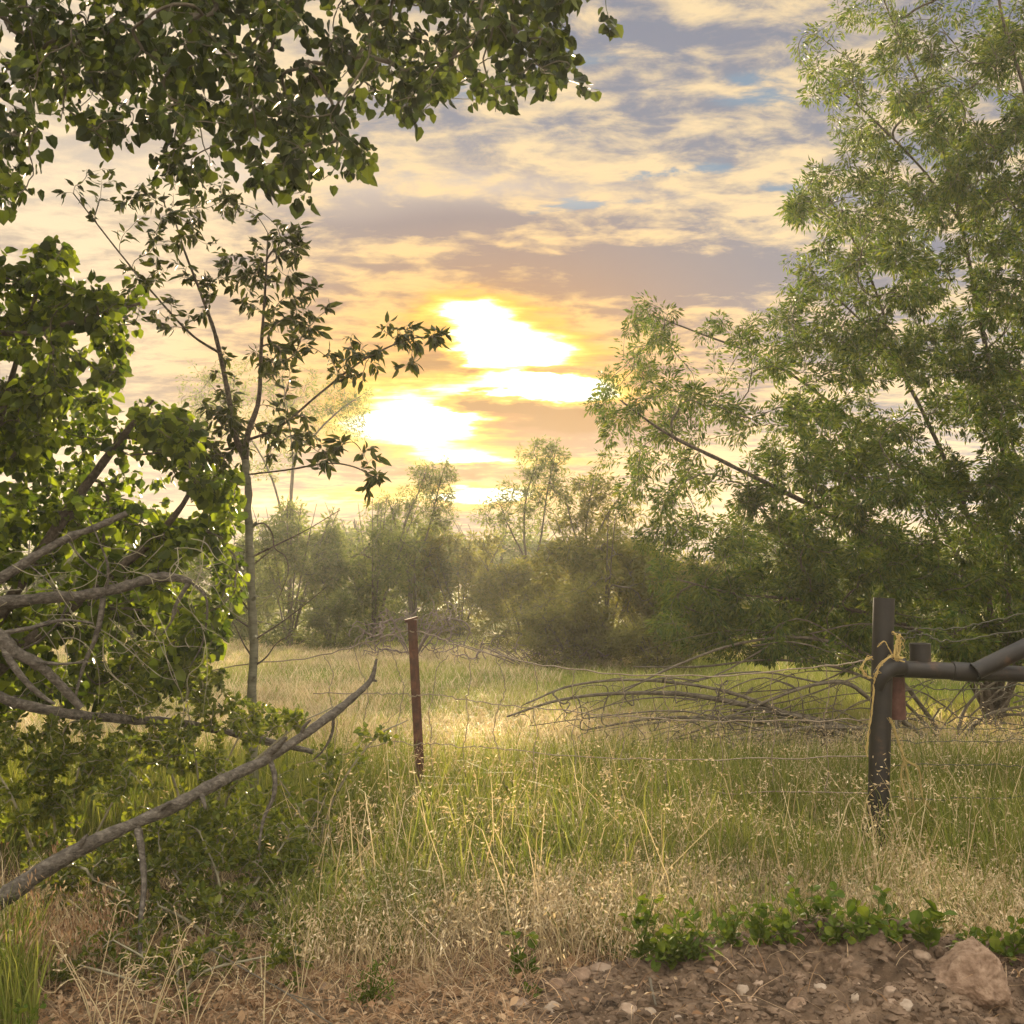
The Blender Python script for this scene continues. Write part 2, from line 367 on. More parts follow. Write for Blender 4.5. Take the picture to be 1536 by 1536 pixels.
def scatter(n, x0, x1, y0, y1, g, dens=None, fr=1.1):
    out = []; m = 0
    while m < n:
        y = np.sqrt(y0 ** 2 + (y1 ** 2 - y0 ** 2) * g.random(n * 2)); x = (x0 + (x1 - x0) * g.random(n * 2)) * y
        ok = np.ones(len(x), bool)
        if dens is not None: ok = g.random(len(x)) < dens(x, y)
        out.append(np.stack([x[ok], y[ok]], 1)); m += ok.sum()
    q = np.vstack(out)[:n]
    return np.column_stack([q, H(q[:, 0], q[:, 1])])
W = .56
def patch(x, y, s=1.1, seed=50): return fbm(x * s, y * s, 3, seed)
g = np.random.default_rng(1)
# far meadow
mb = MB()
P = scatter(130000, -W, W, 7.4, 24, g)
h = .07 + .15 * g.random(len(P)); p = patch(P[:, 0], P[:, 1], .7)
blades(mb, P, h * (1 + .3 * (p > .5)), .006 + .006 * g.random(len(P)), .35 + .5 * g.random(len(P)), g, np.clip(g.random(len(P)) * .45 + (p - .44) * 1.2 + .15, 0, 1))
tag(mb.build('meadow_grass', M['field']), 'pale green meadow grass across the field beyond the wire fence', 'grass', kind='stuff')
# dry straw patches in the field
mb = MB()
def strawd(x, y):
    band = 1.3 * np.exp(-((y - 9.9 - .35 * np.sin(x * 1.3)) / .75) ** 2) * (.4 + .6 * (x < 2)) + 1.0 * np.exp(-((y - 18.5) / 1.8) ** 2) * (x < 2.5) + .30 * (patch(x, y, .6, 77) > .52) + 1.2 * np.exp(-((x + 2.6) / 1.3) ** 2 - ((y - 12) / 2.8) ** 2) + 1.2 * np.exp(-((x + 7) / 2.5) ** 2 - ((y - 21) / 2.5) ** 2)
    return np.clip(band, 0.015, 1)
P = scatter(80000, -W, W, 7.2, 23, g, strawd)
h = .10 + .16 * g.random(len(P))
blades(mb, P, h, .006 + .007 * g.random(len(P)), .4 + .6 * g.random(len(P)), g)
tag(mb.build('straw_grass', M['palestraw']), 'bleached straw grass in pale strips across the meadow', 'dry grass', kind='stuff')
# tall green grass by the fence
mb = MB()
def talld(x, y):
    d = np.clip((y - 4.5 - 1.0 * (x < -.62)) / .8, 0.0, 1) * np.clip((7.9 - y) / .8, 0, 1)
    return np.clip(d * (.35 + 1.3 * (patch(x, y, .9, 60) - .2)) * (1 - .93 * np.exp(-((x - 1.85) / .3) ** 2 - ((y - 5.2) / .6) ** 2)), .0, 1)
P = scatter(62000, -W, W, 4.2, 8., g, talld)
h = (.20 + .24 * g.random(len(P))) * np.where(g.random(len(P)) < .06, 1.5, 1)
blades(mb, P, h, .0045 + .005 * g.random(len(P)), .12 + .4 * g.random(len(P)) ** 2, g)
P = scatter(7000, -.22, W, 4.25, 5.4, g, lambda x, y: np.clip(patch(x, y, 1.6, 33) * 3 - 1, 0, 1))
blades(mb, P, .12 + .26 * g.random(len(P)), .004 + .004 * g.random(len(P)), .2 + .6 * g.random(len(P)), g)
P = scatter(1500, -W, -.44, 3.5, 4.4, g)
blades(mb, P, .12 + .26 * g.random(len(P)), .003 + .004 * g.random(len(P)), .15 + .5 * g.random(len(P)) ** 2, g)
tag(mb.build('tall_grass', M['green_grass']), 'tall green grass standing along the wire fence', 'grass', kind='stuff')
# dry cheatgrass with drooping heads
mb = MB()
def cheatd(x, y):
    c = -.05 + .25 * np.sin(x * 2.1)
    d = np.exp(-((y - 4.75 - c * .5) / .42) ** 2) * (.45 + .9 * np.exp(-((x - .05) / .65) ** 2) + .6 * np.exp(-((x - 1.3) / .6) ** 2) + .6 * np.exp(-((x - 2.4) / .4) ** 2)) + .055 * (y > 5) * (y < 8.5)
    return np.clip(d, 0, 1) * np.clip(patch(x, y, 2.2, 90) * 2.4 - .6, .06, 1) * np.clip((x + .95) / .4, .05, 1)
P = scatter(17000, -W, W, 4.0, 8.8, g, cheatd)
h = (.12 + .22 * g.random(len(P))) * np.where(P[:, 1] > 5.2, 1.5, 1)
lean = .4 + .9 * g.random(len(P)) ** 1.5
t, ld = blades(mb, P, h, .0022 + .0018 * g.random(len(P)), lean, g)
sel = g.random(len(P)) < .62
t = t[sel]; ld = unit(ld[sel]); k = 6
pp = np.repeat(t, k, 0) + g.normal(size=(len(t) * k, 3)) * np.array([.016, .016, .018])
D = np.repeat(ld, k, 0) * .7 + g.normal(size=pp.shape) * .45 + np.array([0, 0, -.7])
place(mb, NARR, pp, D, g.normal(size=pp.shape), .013 + .013 * g.random(len(pp)), g, np.clip(.1 + .9 * g.random(len(pp)) ** .8, 0, 1))
# flattened matted straw low on the ground
P = scatter(13000, -W, W, 3.95, 5.6, g, lambda x, y: np.clip(.08 + cheatd(x, y), 0, 1) * (1 - np.clip(moundmask(x, y) / .03, 0, 1)))
blades(mb, P, .07 + .12 * g.random(len(P)), .002 + .003 * g.random(len(P)), .9 + 1.6 * g.random(len(P)), g, g.random(len(P)) * .75)
P = scatter(700, -.2, W, 4.3, 7.2, g); h = .42 + .34 * g.random(len(P))
t, ld = blades(mb, P, h, .0035 + .002 * g.random(len(P)), .15 + .9 * g.random(len(P)) ** 1.4, g, .35 + .5 * g.random(len(P)))
pp = np.repeat(t, 5, 0) + g.normal(size=(len(t) * 5, 3)) * .02; place(mb, NARR, pp, unit(np.repeat(ld, 5, 0)) + g.normal(size=pp.shape) * .5, g.normal(size=pp.shape), np.full(len(pp), .022), g)
tag(mb.build('dry_grass', M['straw']), 'tan dry cheatgrass with drooping seed heads in front of the fence', 'dry grass', kind='stuff')

# leaf litter, twigs and clods
mb = MB()
P = scatter(5200, -W, .22, 3.3, 4.7, g, lambda x, y: np.clip(1.1 - np.clip(moundmask(x, y) / .03, 0, 1), 0, 1) * np.clip((4.75 - y), 0, 1))
P[:, 2] += .006 + .03 * g.random(len(P)) ** 2
place(mb, OVAL, P, g.normal(size=P.shape) * np.array([1, 1, .35]), g.normal(size=P.shape) * .45 + np.array([0, 0, 1]), .016 + .030 * g.random(len(P)) ** 2, g)
P = scatter(7000, -W, W, 3.3, 4.6, g, lambda x, y: np.where(moundmask(x, y) > .03, .12, 1.))
blades(mb, P + np.array([0, 0, .01]), .03 + .05 * g.random(len(P)), .002 + .003 * g.random(len(P)), 1 + 3 * g.random(len(P)), g)
tag(mb.build('leaf_litter', M['dryleaf']), 'brown dead leaves and stems littering the ground at the front', 'leaf litter', kind='stuff')
def icos(sub):
    import bmesh
    bm = bmesh.new(); bmesh.ops.create_icosphere(bm, subdivisions=sub, radius=1)
    bm.verts.ensure_lookup_table(); V = np.array([v.co[:] for v in bm.verts]); Fc = np.array([[v.index for v in f.verts] for f in bm.faces]); bm.free(); return V, Fc
IV, IF = icos(1)
def lumps(mb, P, S, g):
    n = len(P); k = len(IV)
    sc = S[:, None] * (.6 + .6 * g.random((n, 3))); ang = g.random(n) * 6.28
    V = IV[None] * (1 + .25 * g.normal(size=(n, k, 1))) * sc[:, None, :]
    c, s = np.cos(ang)[:, None], np.sin(ang)[:, None]
    V = np.stack([V[..., 0] * c - V[..., 1] * s, V[..., 0] * s + V[..., 1] * c, V[..., 2] * .75], -1) + P[:, None, :]
    mb.add(V.reshape(-1, 3), ((np.arange(n) * k)[:, None, None] + IF[None]).reshape(-1, 3), np.repeat(g.random(n), len(IF)))
mb = MB()
P = scatter(19000, -.15, W, 3.0, 4.25, g, lambda x, y: np.clip(moundmask(x, y) / .06 + .25 * (y < 3.7), 0, 1))
lumps(mb, P, .003 + .020 * g.random(len(P)) ** 5, g)
tag(mb.build('soil_crumbs', M['clod'], smooth=False), 'small crumbs of brown soil on the dirt mound', 'soil', kind='stuff')
mb = MB()
P = scatter(420, -.2, W, 3.1, 4.1, g, lambda x, y: np.clip(moundmask(x, y) / .05 + .3 * (y < 3.7), 0, 1))
lumps(mb, P, .003 + .007 * g.random(len(P)) ** 3, g)
tag(mb.build('gravel', M['rockpale'], smooth=True), 'pale grit and tiny stones scattered in the dirt mound', 'gravel', kind='stuff')

# ------------------------------------------------------------------ rocks
RV, RF = icos(4)
def rock(px, py, w, hh, mat, label, d=3.6, seed=0, ang=0., flat=.8, cuts=5, rz=0., name='rock'):
    g = np.random.default_rng(seed + 100)
    c = gpt(px, py); d = c[1]; c = c + np.array([0, .01, 0]); sx = w * d / F / 2; sz = hh * d / F / 2
    V = RV.copy()
    for i in range(cuts):
        nrm = unit(g.normal(size=3)); lim = .68 + .25 * g.random(); q = V @ nrm
        V = V - np.outer(np.maximum(q - lim, 0) * .92, nrm)
    dn = np.array([mnoise.fractal(Vector(v * 1.6 + seed), .8, 2.1, 5) for v in V]); V = V * (1 + .16 * dn)[:, None]
    V[:, 0] /= np.abs(V[:, 0]).max(); V[:, 2] /= np.abs(V[:, 2]).max()
    V = V * np.array([sx, sx * flat, sz]); a = R(ang)
    V = np.stack([V[:, 0] * math.cos(a) - V[:, 2] * math.sin(a), V[:, 1], V[:, 0] * math.sin(a) + V[:, 2] * math.cos(a)], 1)
    mb = MB(); mb.add(V + c, RF)
    return tag(mb.build(name, M[mat], smooth=True, loc=c), label, 'rock' if name == 'rock' else 'stone', 'stones on the dirt mound' if name != 'rock' else None)

# big rock: hand shaped
def bigrock():
    c = gpt(1466, 1500) + np.array([0, .06, .03]); d = c[1]; k = d / F
    import bmesh
    out = [(1402, 1492), (1422, 1476), (1448, 1462), (1470, 1441), (1492, 1434), (1508, 1450), (1517, 1486), (1521, 1518), (1508, 1533), (1456, 1530), (1424, 1512)]
    bm = bmesh.new()
    for (a_, b_) in out:
        for dy, sc in ((-.02, .97), (.10, .94)): bm.verts.new((((a_ - 1466) * sc) * k, dy, -((b_ - 1490) * sc) * k))
    for a_, b_, dy in ((1496, 1452, -.045), (1448, 1482, -.085), (1470, 1474, -.095), (1506, 1500, -.095), (1462, 1508, -.09), (1480, 1496, -.115), (1430, 1494, -.06), (1504, 1522, -.06)):
        bm.verts.new(((a_ - 1466) * k, dy, -(b_ - 1490) * k))
    bmesh.ops.convex_hull(bm, input=bm.verts)
    for v in [v for v in bm.verts if not v.link_faces]: bm.verts.remove(v)
    for i in range(4):
        bmesh.ops.subdivide_edges(bm, edges=bm.edges, cuts=1, use_grid_fill=True)
        bmesh.ops.triangulate(bm, faces=bm.faces)
        if i in (1, 3): bmesh.ops.smooth_vert(bm, verts=bm.verts, factor=.45, use_axis_x=True, use_axis_y=True, use_axis_z=True)
    bm.normal_update(); bm.verts.ensure_lookup_table(); V = np.array([v.co[:] for v in bm.verts]); Nv = np.array([v.normal[:] for v in bm.verts]); RF2 = np.array([[v.index for v in f.verts] for f in bm.faces]); bm.free()
    dn = np.array([mnoise.fractal(Vector(v * 14 + 4), .8, 2.1, 4) for v in V]); d2 = np.array([abs(mnoise.fractal(Vector(v * 38 + 9), .8, 2.2, 5)) for v in V])
    V = V + Nv * (.010 * dn - .010 * d2 + .003)[:, None]
    mb = MB(); mb.add(V + c, RF2)
    tag(mb.build('boulder', M['rock'], smooth=True, loc=c), 'large angular tan rock on the dirt mound at the lower right corner', 'rock')
bigrock()
rocks = [
 (1080, 1432, 56, 22, 'rock', 'smooth brown flat stone half buried on the mound crest beside green weeds', 3.85, 11, 14),
 (835, 1484, 32, 30, 'rock', 'squarish tan rock at the left foot of the dirt mound, below the slanted slab stone', 3.75, 12, 0),
 (868, 1468, 46, 24, 'rock', 'slanted brown slab stone leaning up the left end of the dirt mound', 3.82, 13, 32),
 (902, 1455, 34, 18, 'rockpale', 'low tan stone on the left shoulder of the dirt mound, just above the slanted slab', 3.9, 14, 0),
 (775, 1511, 40, 18, 'rockpale', 'wedge-shaped pale stone lying left of the upright chalky stone', 3.6, 15, 22),
 (829, 1517, 26, 34, 'rockwhite', 'upright chalky pale stone near the bottom edge in the middle', 3.55, 16, 75),
 (944, 1518, 32, 20, 'rockpale', 'pinkish pale stone on the lower dirt slope, left of a small grey stone', 3.5, 17, -15),
 (975, 1520, 22, 14, 'rockwhite', 'small grey-white stone touching the pinkish pale stone', 3.5, 18, 0),
 (1116, 1489, 20, 26, 'rockwhite', 'oval pale pebble standing on end in the middle of the dirt slope', 3.55, 19, 10),
 (1139, 1477, 18, 11, 'rockpale', 'small flat pebble just above right of the oval standing pebble', 3.6, 20, 5),
 (1072, 1458, 22, 12, 'rockpale', 'small tan stone below the smooth brown flat stone', 3.7, 21, -10),
 (1127, 1502, 15, 9, 'rockpale', 'tiny flat pebble just under the oval standing pebble', 3.52, 22, 0),
 (1068, 1527, 17, 13, 'rockpale', 'small tan pebble at the bottom edge below the oval standing pebble', 3.48, 23, 0),
 (1016, 1531, 22, 14, 'rockwhite', 'whitish stone cut by the bottom edge of the picture', 3.46, 24, 0),
 (1232, 1485, 28, 15, 'rockwhite', 'knobbly double-lobed whitish stone in the centre of the mound face', 3.55, 25, -8),
 (1286, 1499, 20, 14, 'rockwhite', 'bright white tilted pebble on the mound face', 3.52, 26, 45),
 (1361, 1512, 25, 23, 'rockwhite', 'round pale stone left of the big angular rock', 3.5, 27, 0),
 (1340, 1506, 17, 14, 'rockpale', 'small grey stone just left of the round pale stone', 3.52, 28, 0),
 (1337, 1490, 22, 18, 'rockpale', 'crumbly pale lump above the round pale stone', 3.55, 29, 20),
 (1176, 1424, 22, 16, 'rockpale', 'pale pointed stone on the crest of the mound, left of its highest point', 3.72, 30, 10),
 (1196, 1510, 32, 22, 'rock', 'broad brown clod-like stone low on the mound face', 3.5, 31, 20),
 (1265, 1428, 12, 8, 'rockwhite', 'tiny white chip high on the mound face', 3.68, 32, 10),
 (1186, 1494, 14, 9, 'rockpale', 'thin pale chip just above the broad brown clod-like stone', 3.54, 33, 20),
 (1290, 1462, 46, 34, 'clod', 'big crusted lump of earth jutting from the middle of the mound', 3.6, 34, 10),
 (1385, 1436, 30, 18, 'rockpale', 'pale lump beside the pale roots on top of the mound', 3.68, 35, -20),
 (487, 1482, 32, 16, 'rockpale', 'flat pale stone among the dead leaves left of the dirt mound', 3.75, 36, -8),
]
for i, (px, py, w, hh, m, lab, d, sd, ang) in enumerate(rocks):
    hz = pt(px, py, d)
    rock(px, py, w, hh, m, lab, d, sd, ang, name='rock' if w > 30 else 'pebble')

# ------------------------------------------------------------------ fence: rusty T post
t0 = pt(618, 930, 6.5); t1 = pt(634, 1238, 6.5)
tp = thing('fence_post', tuple(t1), 'thin rusty steel T-post leaning slightly left in the grass', 'fence post')
mb = MB(); ax = unit(t0 - t1); side = unit(np.array([1, .25, 0]) - ax * (np.array([1, .25, 0]) @ ax)); back = np.cross(ax, side)
rot = np.stack([side, back, ax], 1); Ln = np.linalg.norm(t0 - t1) + .15
ctr = (t0 + t1) / 2 - ax * .075
boxm(mb, ctr, (.056, .010, Ln), rot)
boxm(mb, ctr + back * .0245, (.010, .038, Ln - .004), rot)
part(mb, 'shaft', M['rust'], tp)
mb = MB(); boxm(mb, t0 + ax * .006 - side * .006, (.078, .052, .012), rot @ np.array([[math.cos(.2), 0, -math.sin(.2)], [0, 1, 0], [math.sin(.2), 0, math.cos(.2)]]))
boxm(mb, t0 + ax * .0 - side * .036 - ax * .004, (.014, .05, .018), rot)
part(mb, 'bent_top', M['rust'], tp)
for i in range(16):
    mb = MB(); boxm(mb, t0 - ax * (.06 + i * .062) - back * .009, (.02, .008, .014), rot); part(mb, 'stud', M['rust'], tp)

# ------------------------------------------------------------------ pipe brace
DP = 5.7; kx = DP / F
bp0 = pt(1318, 1300, DP)
br = thing('pipe_fence_brace', tuple(bp0), 'dark steel pipe fence corner with a rail and slanting brace, tied with yellow twine', 'fence')
def pipe(name, a, b, rr, mat='pipe', sides=20, seg=8, hollow=.75, par=br):
    mb = MB(); a = np.array(a); b = np.array(b)
    q = np.linspace(0, 1, seg)[:, None] * (b - a) + a
    V, Fc = tubes(q[None], np.full((1, seg), rr), sides); mb.add(V, Fc)
    ax = unit(b - a)
    for e, s in ((0, 1), (-1, -1)):
        ring = V.reshape(seg, sides, 3)[e]; inn = q[e] + (ring - q[e]) * hollow; dp = inn + ax * s * .12
        mb.add(np.vstack([ring, inn, dp]), [[i, (i + 1) % sides, sides + (i + 1) % sides, sides + i] for i in range(sides)] + [[sides + i, sides + (i + 1) % sides, 2 * sides + (i + 1) % sides, 2 * sides + i] for i in range(sides)])
    o = part(mb, name, M[mat], par, smooth=True)
    return o
for n_ in ():
    pass
pipe('post', pt(1314, 1330, DP), pt(1326, 897, DP), 15.5 * kx)
pipe('rail', pt(1322, 1002, DP + .02), pt(1436, 1007, DP + .02), 12.6 * kx)
# elbow weld collar where the rail meets the post
mb = MB(); tube(mb, [pt(1316, 1034, DP - .062), pt(1322, 1014, DP - .070), pt(1336, 1001, DP - .055), pt(1352, 999, DP - .02)], [.030, .045, .050, .049], 14, 6); part(mb, 'weld_saddle', M['pipe'], br, True)
pipe('coupling', pt(1428, 1006.5, DP + .02), pt(1466, 1009, DP + .02), 14.2 * kx)
pipe('rail', pt(1466, 1009, DP + .03), pt(1700, 1016, DP + .12), 12.2 * kx)
pipe('brace', pt(1462, 1008, DP - .03), pt(1700, 892, DP - .02), 13 * kx)
pipe('stub_post', pt(1381, 1003, DP + .06), pt(1380, 965, DP + .06), 15 * kx * 1.03)
pipe('rusty_sleeve', pt(1343, 1078, DP + .13), pt(1341, 1012, DP + .13), 15.5 * kx, 'rustpipe')
# twine
tw = thing('twine', tuple(pt(1326, 948, DP)), 'frayed yellow twine knotted round the dark pipe post and hanging down to the grass', 'twine')
def strand(pl, r=.0045, name='strand', par=tw, mat='twine', rough=.12, sd=1):
    mb = MB(); g = np.random.default_rng(int(pl[0][0] * 7 + pl[-1][1])); q = pts(pl)
    for k in range(5):
        j = catmull(q, 3) + g.normal(size=(3 * (len(q) - 1) + 1, 3)) * r * (.55 if k < 3 else 1.6)
        tube(mb, j, r * (.5 if k < 3 else .22), 5, 2, rough, k)
    return part(mb, name, M[mat], par, True)
r_ = 17.5
def loop(yc, tilt, dr=0):
    mb = MB(); c = pt(1325, yc, DP); a = np.linspace(0, 2 * math.pi, 22)
    q = np.stack([c[0] + (r_ + dr) * kx * np.cos(a), c[1] + (r_ + dr) * kx * np.sin(a), c[2] + tilt * np.cos(a) * kx], 1)
    tube(mb, q, .0055, 6, 3, .1, 4); part(mb, 'loop', M['twine'], tw, True)
loop(947, -1.5); loop(951, 3); loop(1001, 6, 1)
dn = DP - .08
strand([(1340, 948, dn), (1349, 958, dn), (1350, 972, dn), (1344, 990, dn), (1347, 986, dn), (1336, 985, dn - .02), (1322, 996, dn - .03), (1314, 1012, dn - .02), (1311, 1026, dn)], .006)
strand([(1308, 985, dn), (1297, 992, dn), (1293, 1002, dn), (1300, 1014, dn), (1308, 1017, dn)], .006)
strand([(1348, 952, dn), (1345, 968, dn), (1347, 985, dn), (1353, 988, dn)], .009, rough=.3)
strand([(1311, 1026, dn), (1309, 1050, dn), (1306, 1080, dn), (1302, 1105, dn), (1300, 1135, dn)], .004)
strand([(1336, 1078, dn), (1342, 1096, dn), (1349, 1120, dn), (1356, 1140, dn), (1352, 1160, dn), (1358, 1190, dn), (1366, 1220, dn)], .006)
strand([(1342, 1098, dn), (1352, 1125, dn), (1360, 1142, dn), (1378, 1155, dn), (1384, 1195, dn), (1400, 1220, dn), (1426, 1258, dn)], .005)
strand([(1356, 1140, dn), (1362, 1165, dn), (1370, 1195, dn), (1374, 1235, dn)], .0045)
strand([(1410, 1233, dn), (1425, 1232, dn), (1442, 1234, dn)], .004)
strand([(1316, 970, dn), (1326, 962, dn), (1333, 972, dn), (1340, 985, dn)], .0025)

# ------------------------------------------------------------------ wires
wf = thing('wire_fence', tuple(t1), 'sagging rusty woven wire fence strung from the T-post to the pipe post', 'fence')
def wire(l, r=.0032, par=wf, name='wire', mat='wire', sd=0, jit=.004, barb=None):
    mb = MB(); p = pts(l); q = catmull(p, 8); g = np.random.default_rng(sd); q[1:-1] += g.normal(size=(len(q) - 2, 3)) * jit
    tube(mb, q, r, 5, 2, 0, 0, False)
    if barb:
        for i in range(3, len(q) - 2, barb):
            for s in range(3):
                d = unit(g.normal(size=3)) * .014; tube(mb, [q[i] - d, q[i] + d], .0013, 4, 1, 0, 0, False)
    return part(mb, name, M[mat], par, True)
wire([(-60, 1075, 6.9), (120, 1055, 6.8), (330, 1003, 6.7), (470, 985, 6.6), (560, 960, 6.55), (612, 946, 6.5), (650, 953, 6.5), (700, 972, 6.42), (830, 1000, 6.3), (950, 1012, 6.1), (1100, 1012, 5.95), (1220, 1000, 5.8), (1312, 988, 5.72)], .0042, sd=1, name='top_wire')
wire([(470, 1040, 6.6), (560, 1041, 6.55), (603, 1041, 6.5), (622, 1045, 6.48), (645, 1041, 6.5), (698, 1049, 6.45), (749, 1057, 6.4), (850, 1066, 6.25), (980, 1078, 6.1), (1150, 1082, 5.9), (1308, 1078, 5.72)], .0034, sd=2)
wire([(430, 1150, 6.6), (520, 1130, 6.55), (592, 1113, 6.5), (622, 1117, 6.48), (646, 1115, 6.5), (695, 1120, 6.45), (746, 1122, 6.4), (880, 1136, 6.25), (1050, 1140, 6.0), (1306, 1134, 5.72)], .0034, sd=3)
wire([(622, 1175, 6.48), (752, 1180, 6.4), (880, 1190, 6.25), (1000, 1194, 6.1), (1150, 1188, 5.9), (1304, 1190, 5.72)], .0034, sd=4)
wire([(560, 1100, 6.5), (600, 1065, 6.5), (632, 1040, 6.5), (651, 1057, 6.5), (647, 1066, 6.5)], .0016, sd=5, name='loose_wire')
stays = [[(583, 957), (592, 990), (603, 1020), (605, 1041), (592, 1113), (600, 1150)],
         [(672, 983), (655, 1005), (650, 1040), (643, 1070), (648, 1100), (646, 1115), (652, 1170)],
         [(697, 972), (706, 1005), (702, 1040), (699, 1049), (702, 1085), (695, 1120), (698, 1165)],
         [(742, 983), (757, 1020), (755, 1045), (749, 1057), (740, 1095), (746, 1122), (758, 1180)],
         [(800, 995), (806, 1030), (800, 1062), (806, 1100), (800, 1130), (806, 1186)],
         [(862, 1004), (858, 1035), (866, 1068), (858, 1105), (864, 1136), (860, 1189)],
         [(930, 1010), (936, 1040), (928, 1074), (936, 1110), (930, 1138)],
         [(1000, 1013), (996, 1045), (1004, 1079), (998, 1140), (1002, 1194)],
         [(1080, 1012), (1086, 1045), (1078, 1081), (1084, 1140), (1080, 1190)],
         [(1160, 1006), (1156, 1040), (1164, 1082), (1158, 1138), (1162, 1188)],
         [(1238, 998), (1244, 1040), (1236, 1081), (1242, 1137), (1238, 1189)],
         [(485, 983), (500, 1010), (494, 1040), (505, 1085), (500, 1135)], [(530, 972), (540, 1005), (552, 1041), (546, 1085), (548, 1122)]]
for i, s in enumerate(stays):
    d = 6.5 - max(0, s[0][0] - 640) / 660 * .78
    wire([(x, y, d) for x, y in s], .0029, sd=20 + i, name='stay', jit=.003)
bw = thing('barbed_wire', tuple(pt(1345, 1200, DP)), 'rusty barbed wire strands running right from the dark pipe post', 'wire')
for i, l in enumerate([[(1341, 949, 5.68), (1360, 950, 5.66), (1380, 943, 5.64), (1430, 943, 5.6), (1480, 933, 5.56), (1536, 920, 5.5), (1640, 890, 5.4)],
          [(1340, 962, 5.68), (1370, 955, 5.66), (1388, 951, 5.64), (1405, 959, 5.62), (1440, 961, 5.6), (1536, 946, 5.5), (1640, 930, 5.4)],
          [(1365, 1030, 5.72), (1385, 1028, 5.7), (1405, 1034, 5.7), (1470, 1034, 5.65), (1536, 1028, 5.6), (1640, 1022, 5.5)],
          [(1332, 1092, 5.7), (1400, 1093, 5.7), (1536, 1092, 5.6), (1640, 1092, 5.5)],
          [(1332, 1112, 5.7), (1420, 1113, 5.7), (1536, 1110, 5.6), (1640, 1108, 5.5)],
          [(1330, 1147, 5.7), (1440, 1148, 5.66), (1536, 1149, 5.6), (1640, 1149, 5.5)],
          [(1330, 1197, 5.7), (1440, 1198, 5.66), (1536, 1197, 5.6), (1640, 1197, 5.5)],
          [(1328, 1240, 5.7), (1440, 1244, 5.66), (1536, 1246, 5.6), (1640, 1247, 5.5)],
          [(1328, 1281, 5.7), (1440, 1283, 5.66), (1536, 1284, 5.6), (1640, 1285, 5.5)]]):
    wire(l, .0034 if i < 3 else .0024, bw, 'wire_strand', 'barb', 50 + i, .004, 9)

# ------------------------------------------------------------------ dead limbs at left
def limb(name, label, pl, rr, mat='greybark', cat='branch', twigs=(), seed=1, rough=.06, sides=10, cap=True):
    p = pts(pl); o = thing(name, tuple(p[0]), label, cat)
    mb = MB(); tube(mb, p, [r * q[2] / F for r, q in zip(rr, pl)], sides, 7, rough, seed); part(mb, 'main_stem', M[mat], o, True)
    for i, (tl, tr) in enumerate(twigs):
        mb = MB(); tube(mb, pts(tl), np.linspace(tr, tr * .35, len(tl)) * tl[0][2] / F, 6, 6, rough, seed + i); part(mb, 'twig', M[mat], o, True)
    return o
limb('fallen_branch', 'long grey-brown broken branch rising from the lower left corner to a forked tip', 
     [(-60, 1385, 4.25), (15, 1340, 4.25), (60, 1308, 4.28), (150, 1258, 4.35), (250, 1214, 4.45), (330, 1172, 4.6), (405, 1136, 4.75), (470, 1092, 4.9), (525, 1050, 5.05), (556, 1020, 5.12), (565, 988, 5.14)],
     [14.5, 13.6, 12.6, 11, 9.8, 8.6, 8, 6.8, 5.6, 4.2, 1.7],
     twigs=[([(405, 1140, 4.75), (412, 1165, 4.72), (410, 1195, 4.7), (395, 1230, 4.68), (388, 1275, 4.65)], 5),
            ([(400, 1134, 4.74), (418, 1118, 4.72), (430, 1106, 4.7)], 7),
            ([(205, 1236, 4.4), (212, 1275, 4.36), (216, 1330, 4.3), (210, 1400, 4.2), (214, 1490, 4.05)], 6),
            ([(120, 1278, 4.32), (124, 1262, 4.3), (131, 1252, 4.3)], 6), ([(300, 1187, 4.54), (306, 1204, 4.5), (309, 1214, 4.49)], 5), ([(452, 1104, 4.86), (456, 1090, 4.84), (466, 1080, 4.83)], 4), ([(238, 1216, 4.42), (256, 1204, 4.41), (270, 1207, 4.4), (284, 1200, 4.4)], 4),
            ([(500, 1070, 5.04), (498, 1100, 5.05), (485, 1125, 5.06), (470, 1140, 5.06)], 3),
            ([(560, 1020, 5.12), (566, 1022, 5.12)], 3),
            ([(240, 1222, 4.44), (252, 1206, 4.43), (264, 1203, 4.42)], 6)])
limb('dead_limb', 'bare arched limb jutting right, highest lichened one ending above the yellow-green leaves',
     [(-90, 905, 4.9), (0, 904, 4.9), (70, 897, 4.9), (130, 892, 4.92), (180, 882, 4.95), (225, 868, 5.0), (260, 866, 5.02), (287, 873, 5.05)], [10, 9.5, 8.5, 8, 8, 8, 7, 5],
     twigs=[([(155, 897, 4.92), (150, 930, 4.9), (140, 965, 4.9), (125, 1000, 4.88), (112, 1050, 4.86)], 5),
            ([(160, 885, 4.92), (162, 850, 4.9), (150, 815, 4.88), (130, 770, 4.86)], 2.5),
            ([(282, 876, 5.03), (265, 905, 5.0), (258, 930, 5.0), (245, 950, 5.0)], 4),
            ([(105, 893, 4.9), (90, 930, 4.9), (60, 960, 4.88), (30, 975, 4.86)], 2),
            ([(285, 872, 5.05), (310, 900, 5.05), (305, 960, 5.05), (285, 1000, 5.03)], 2.5)])
limb('dead_limb', 'straight bare limb slanting up through the leaves at the left edge',
     [(-90, 920, 4.7), (0, 868, 4.75), (60, 830, 4.8), (100, 808, 4.85), (150, 788, 4.9), (190, 770, 4.95)], [9, 8, 7, 6.5, 5.5, 4],
     twigs=[([(40, 845, 4.78), (70, 870, 4.78), (88, 895, 4.78)], 1.6), ([(100, 808, 4.85), (125, 840, 4.83), (165, 870, 4.82), (195, 905, 4.8)], 1.6)])
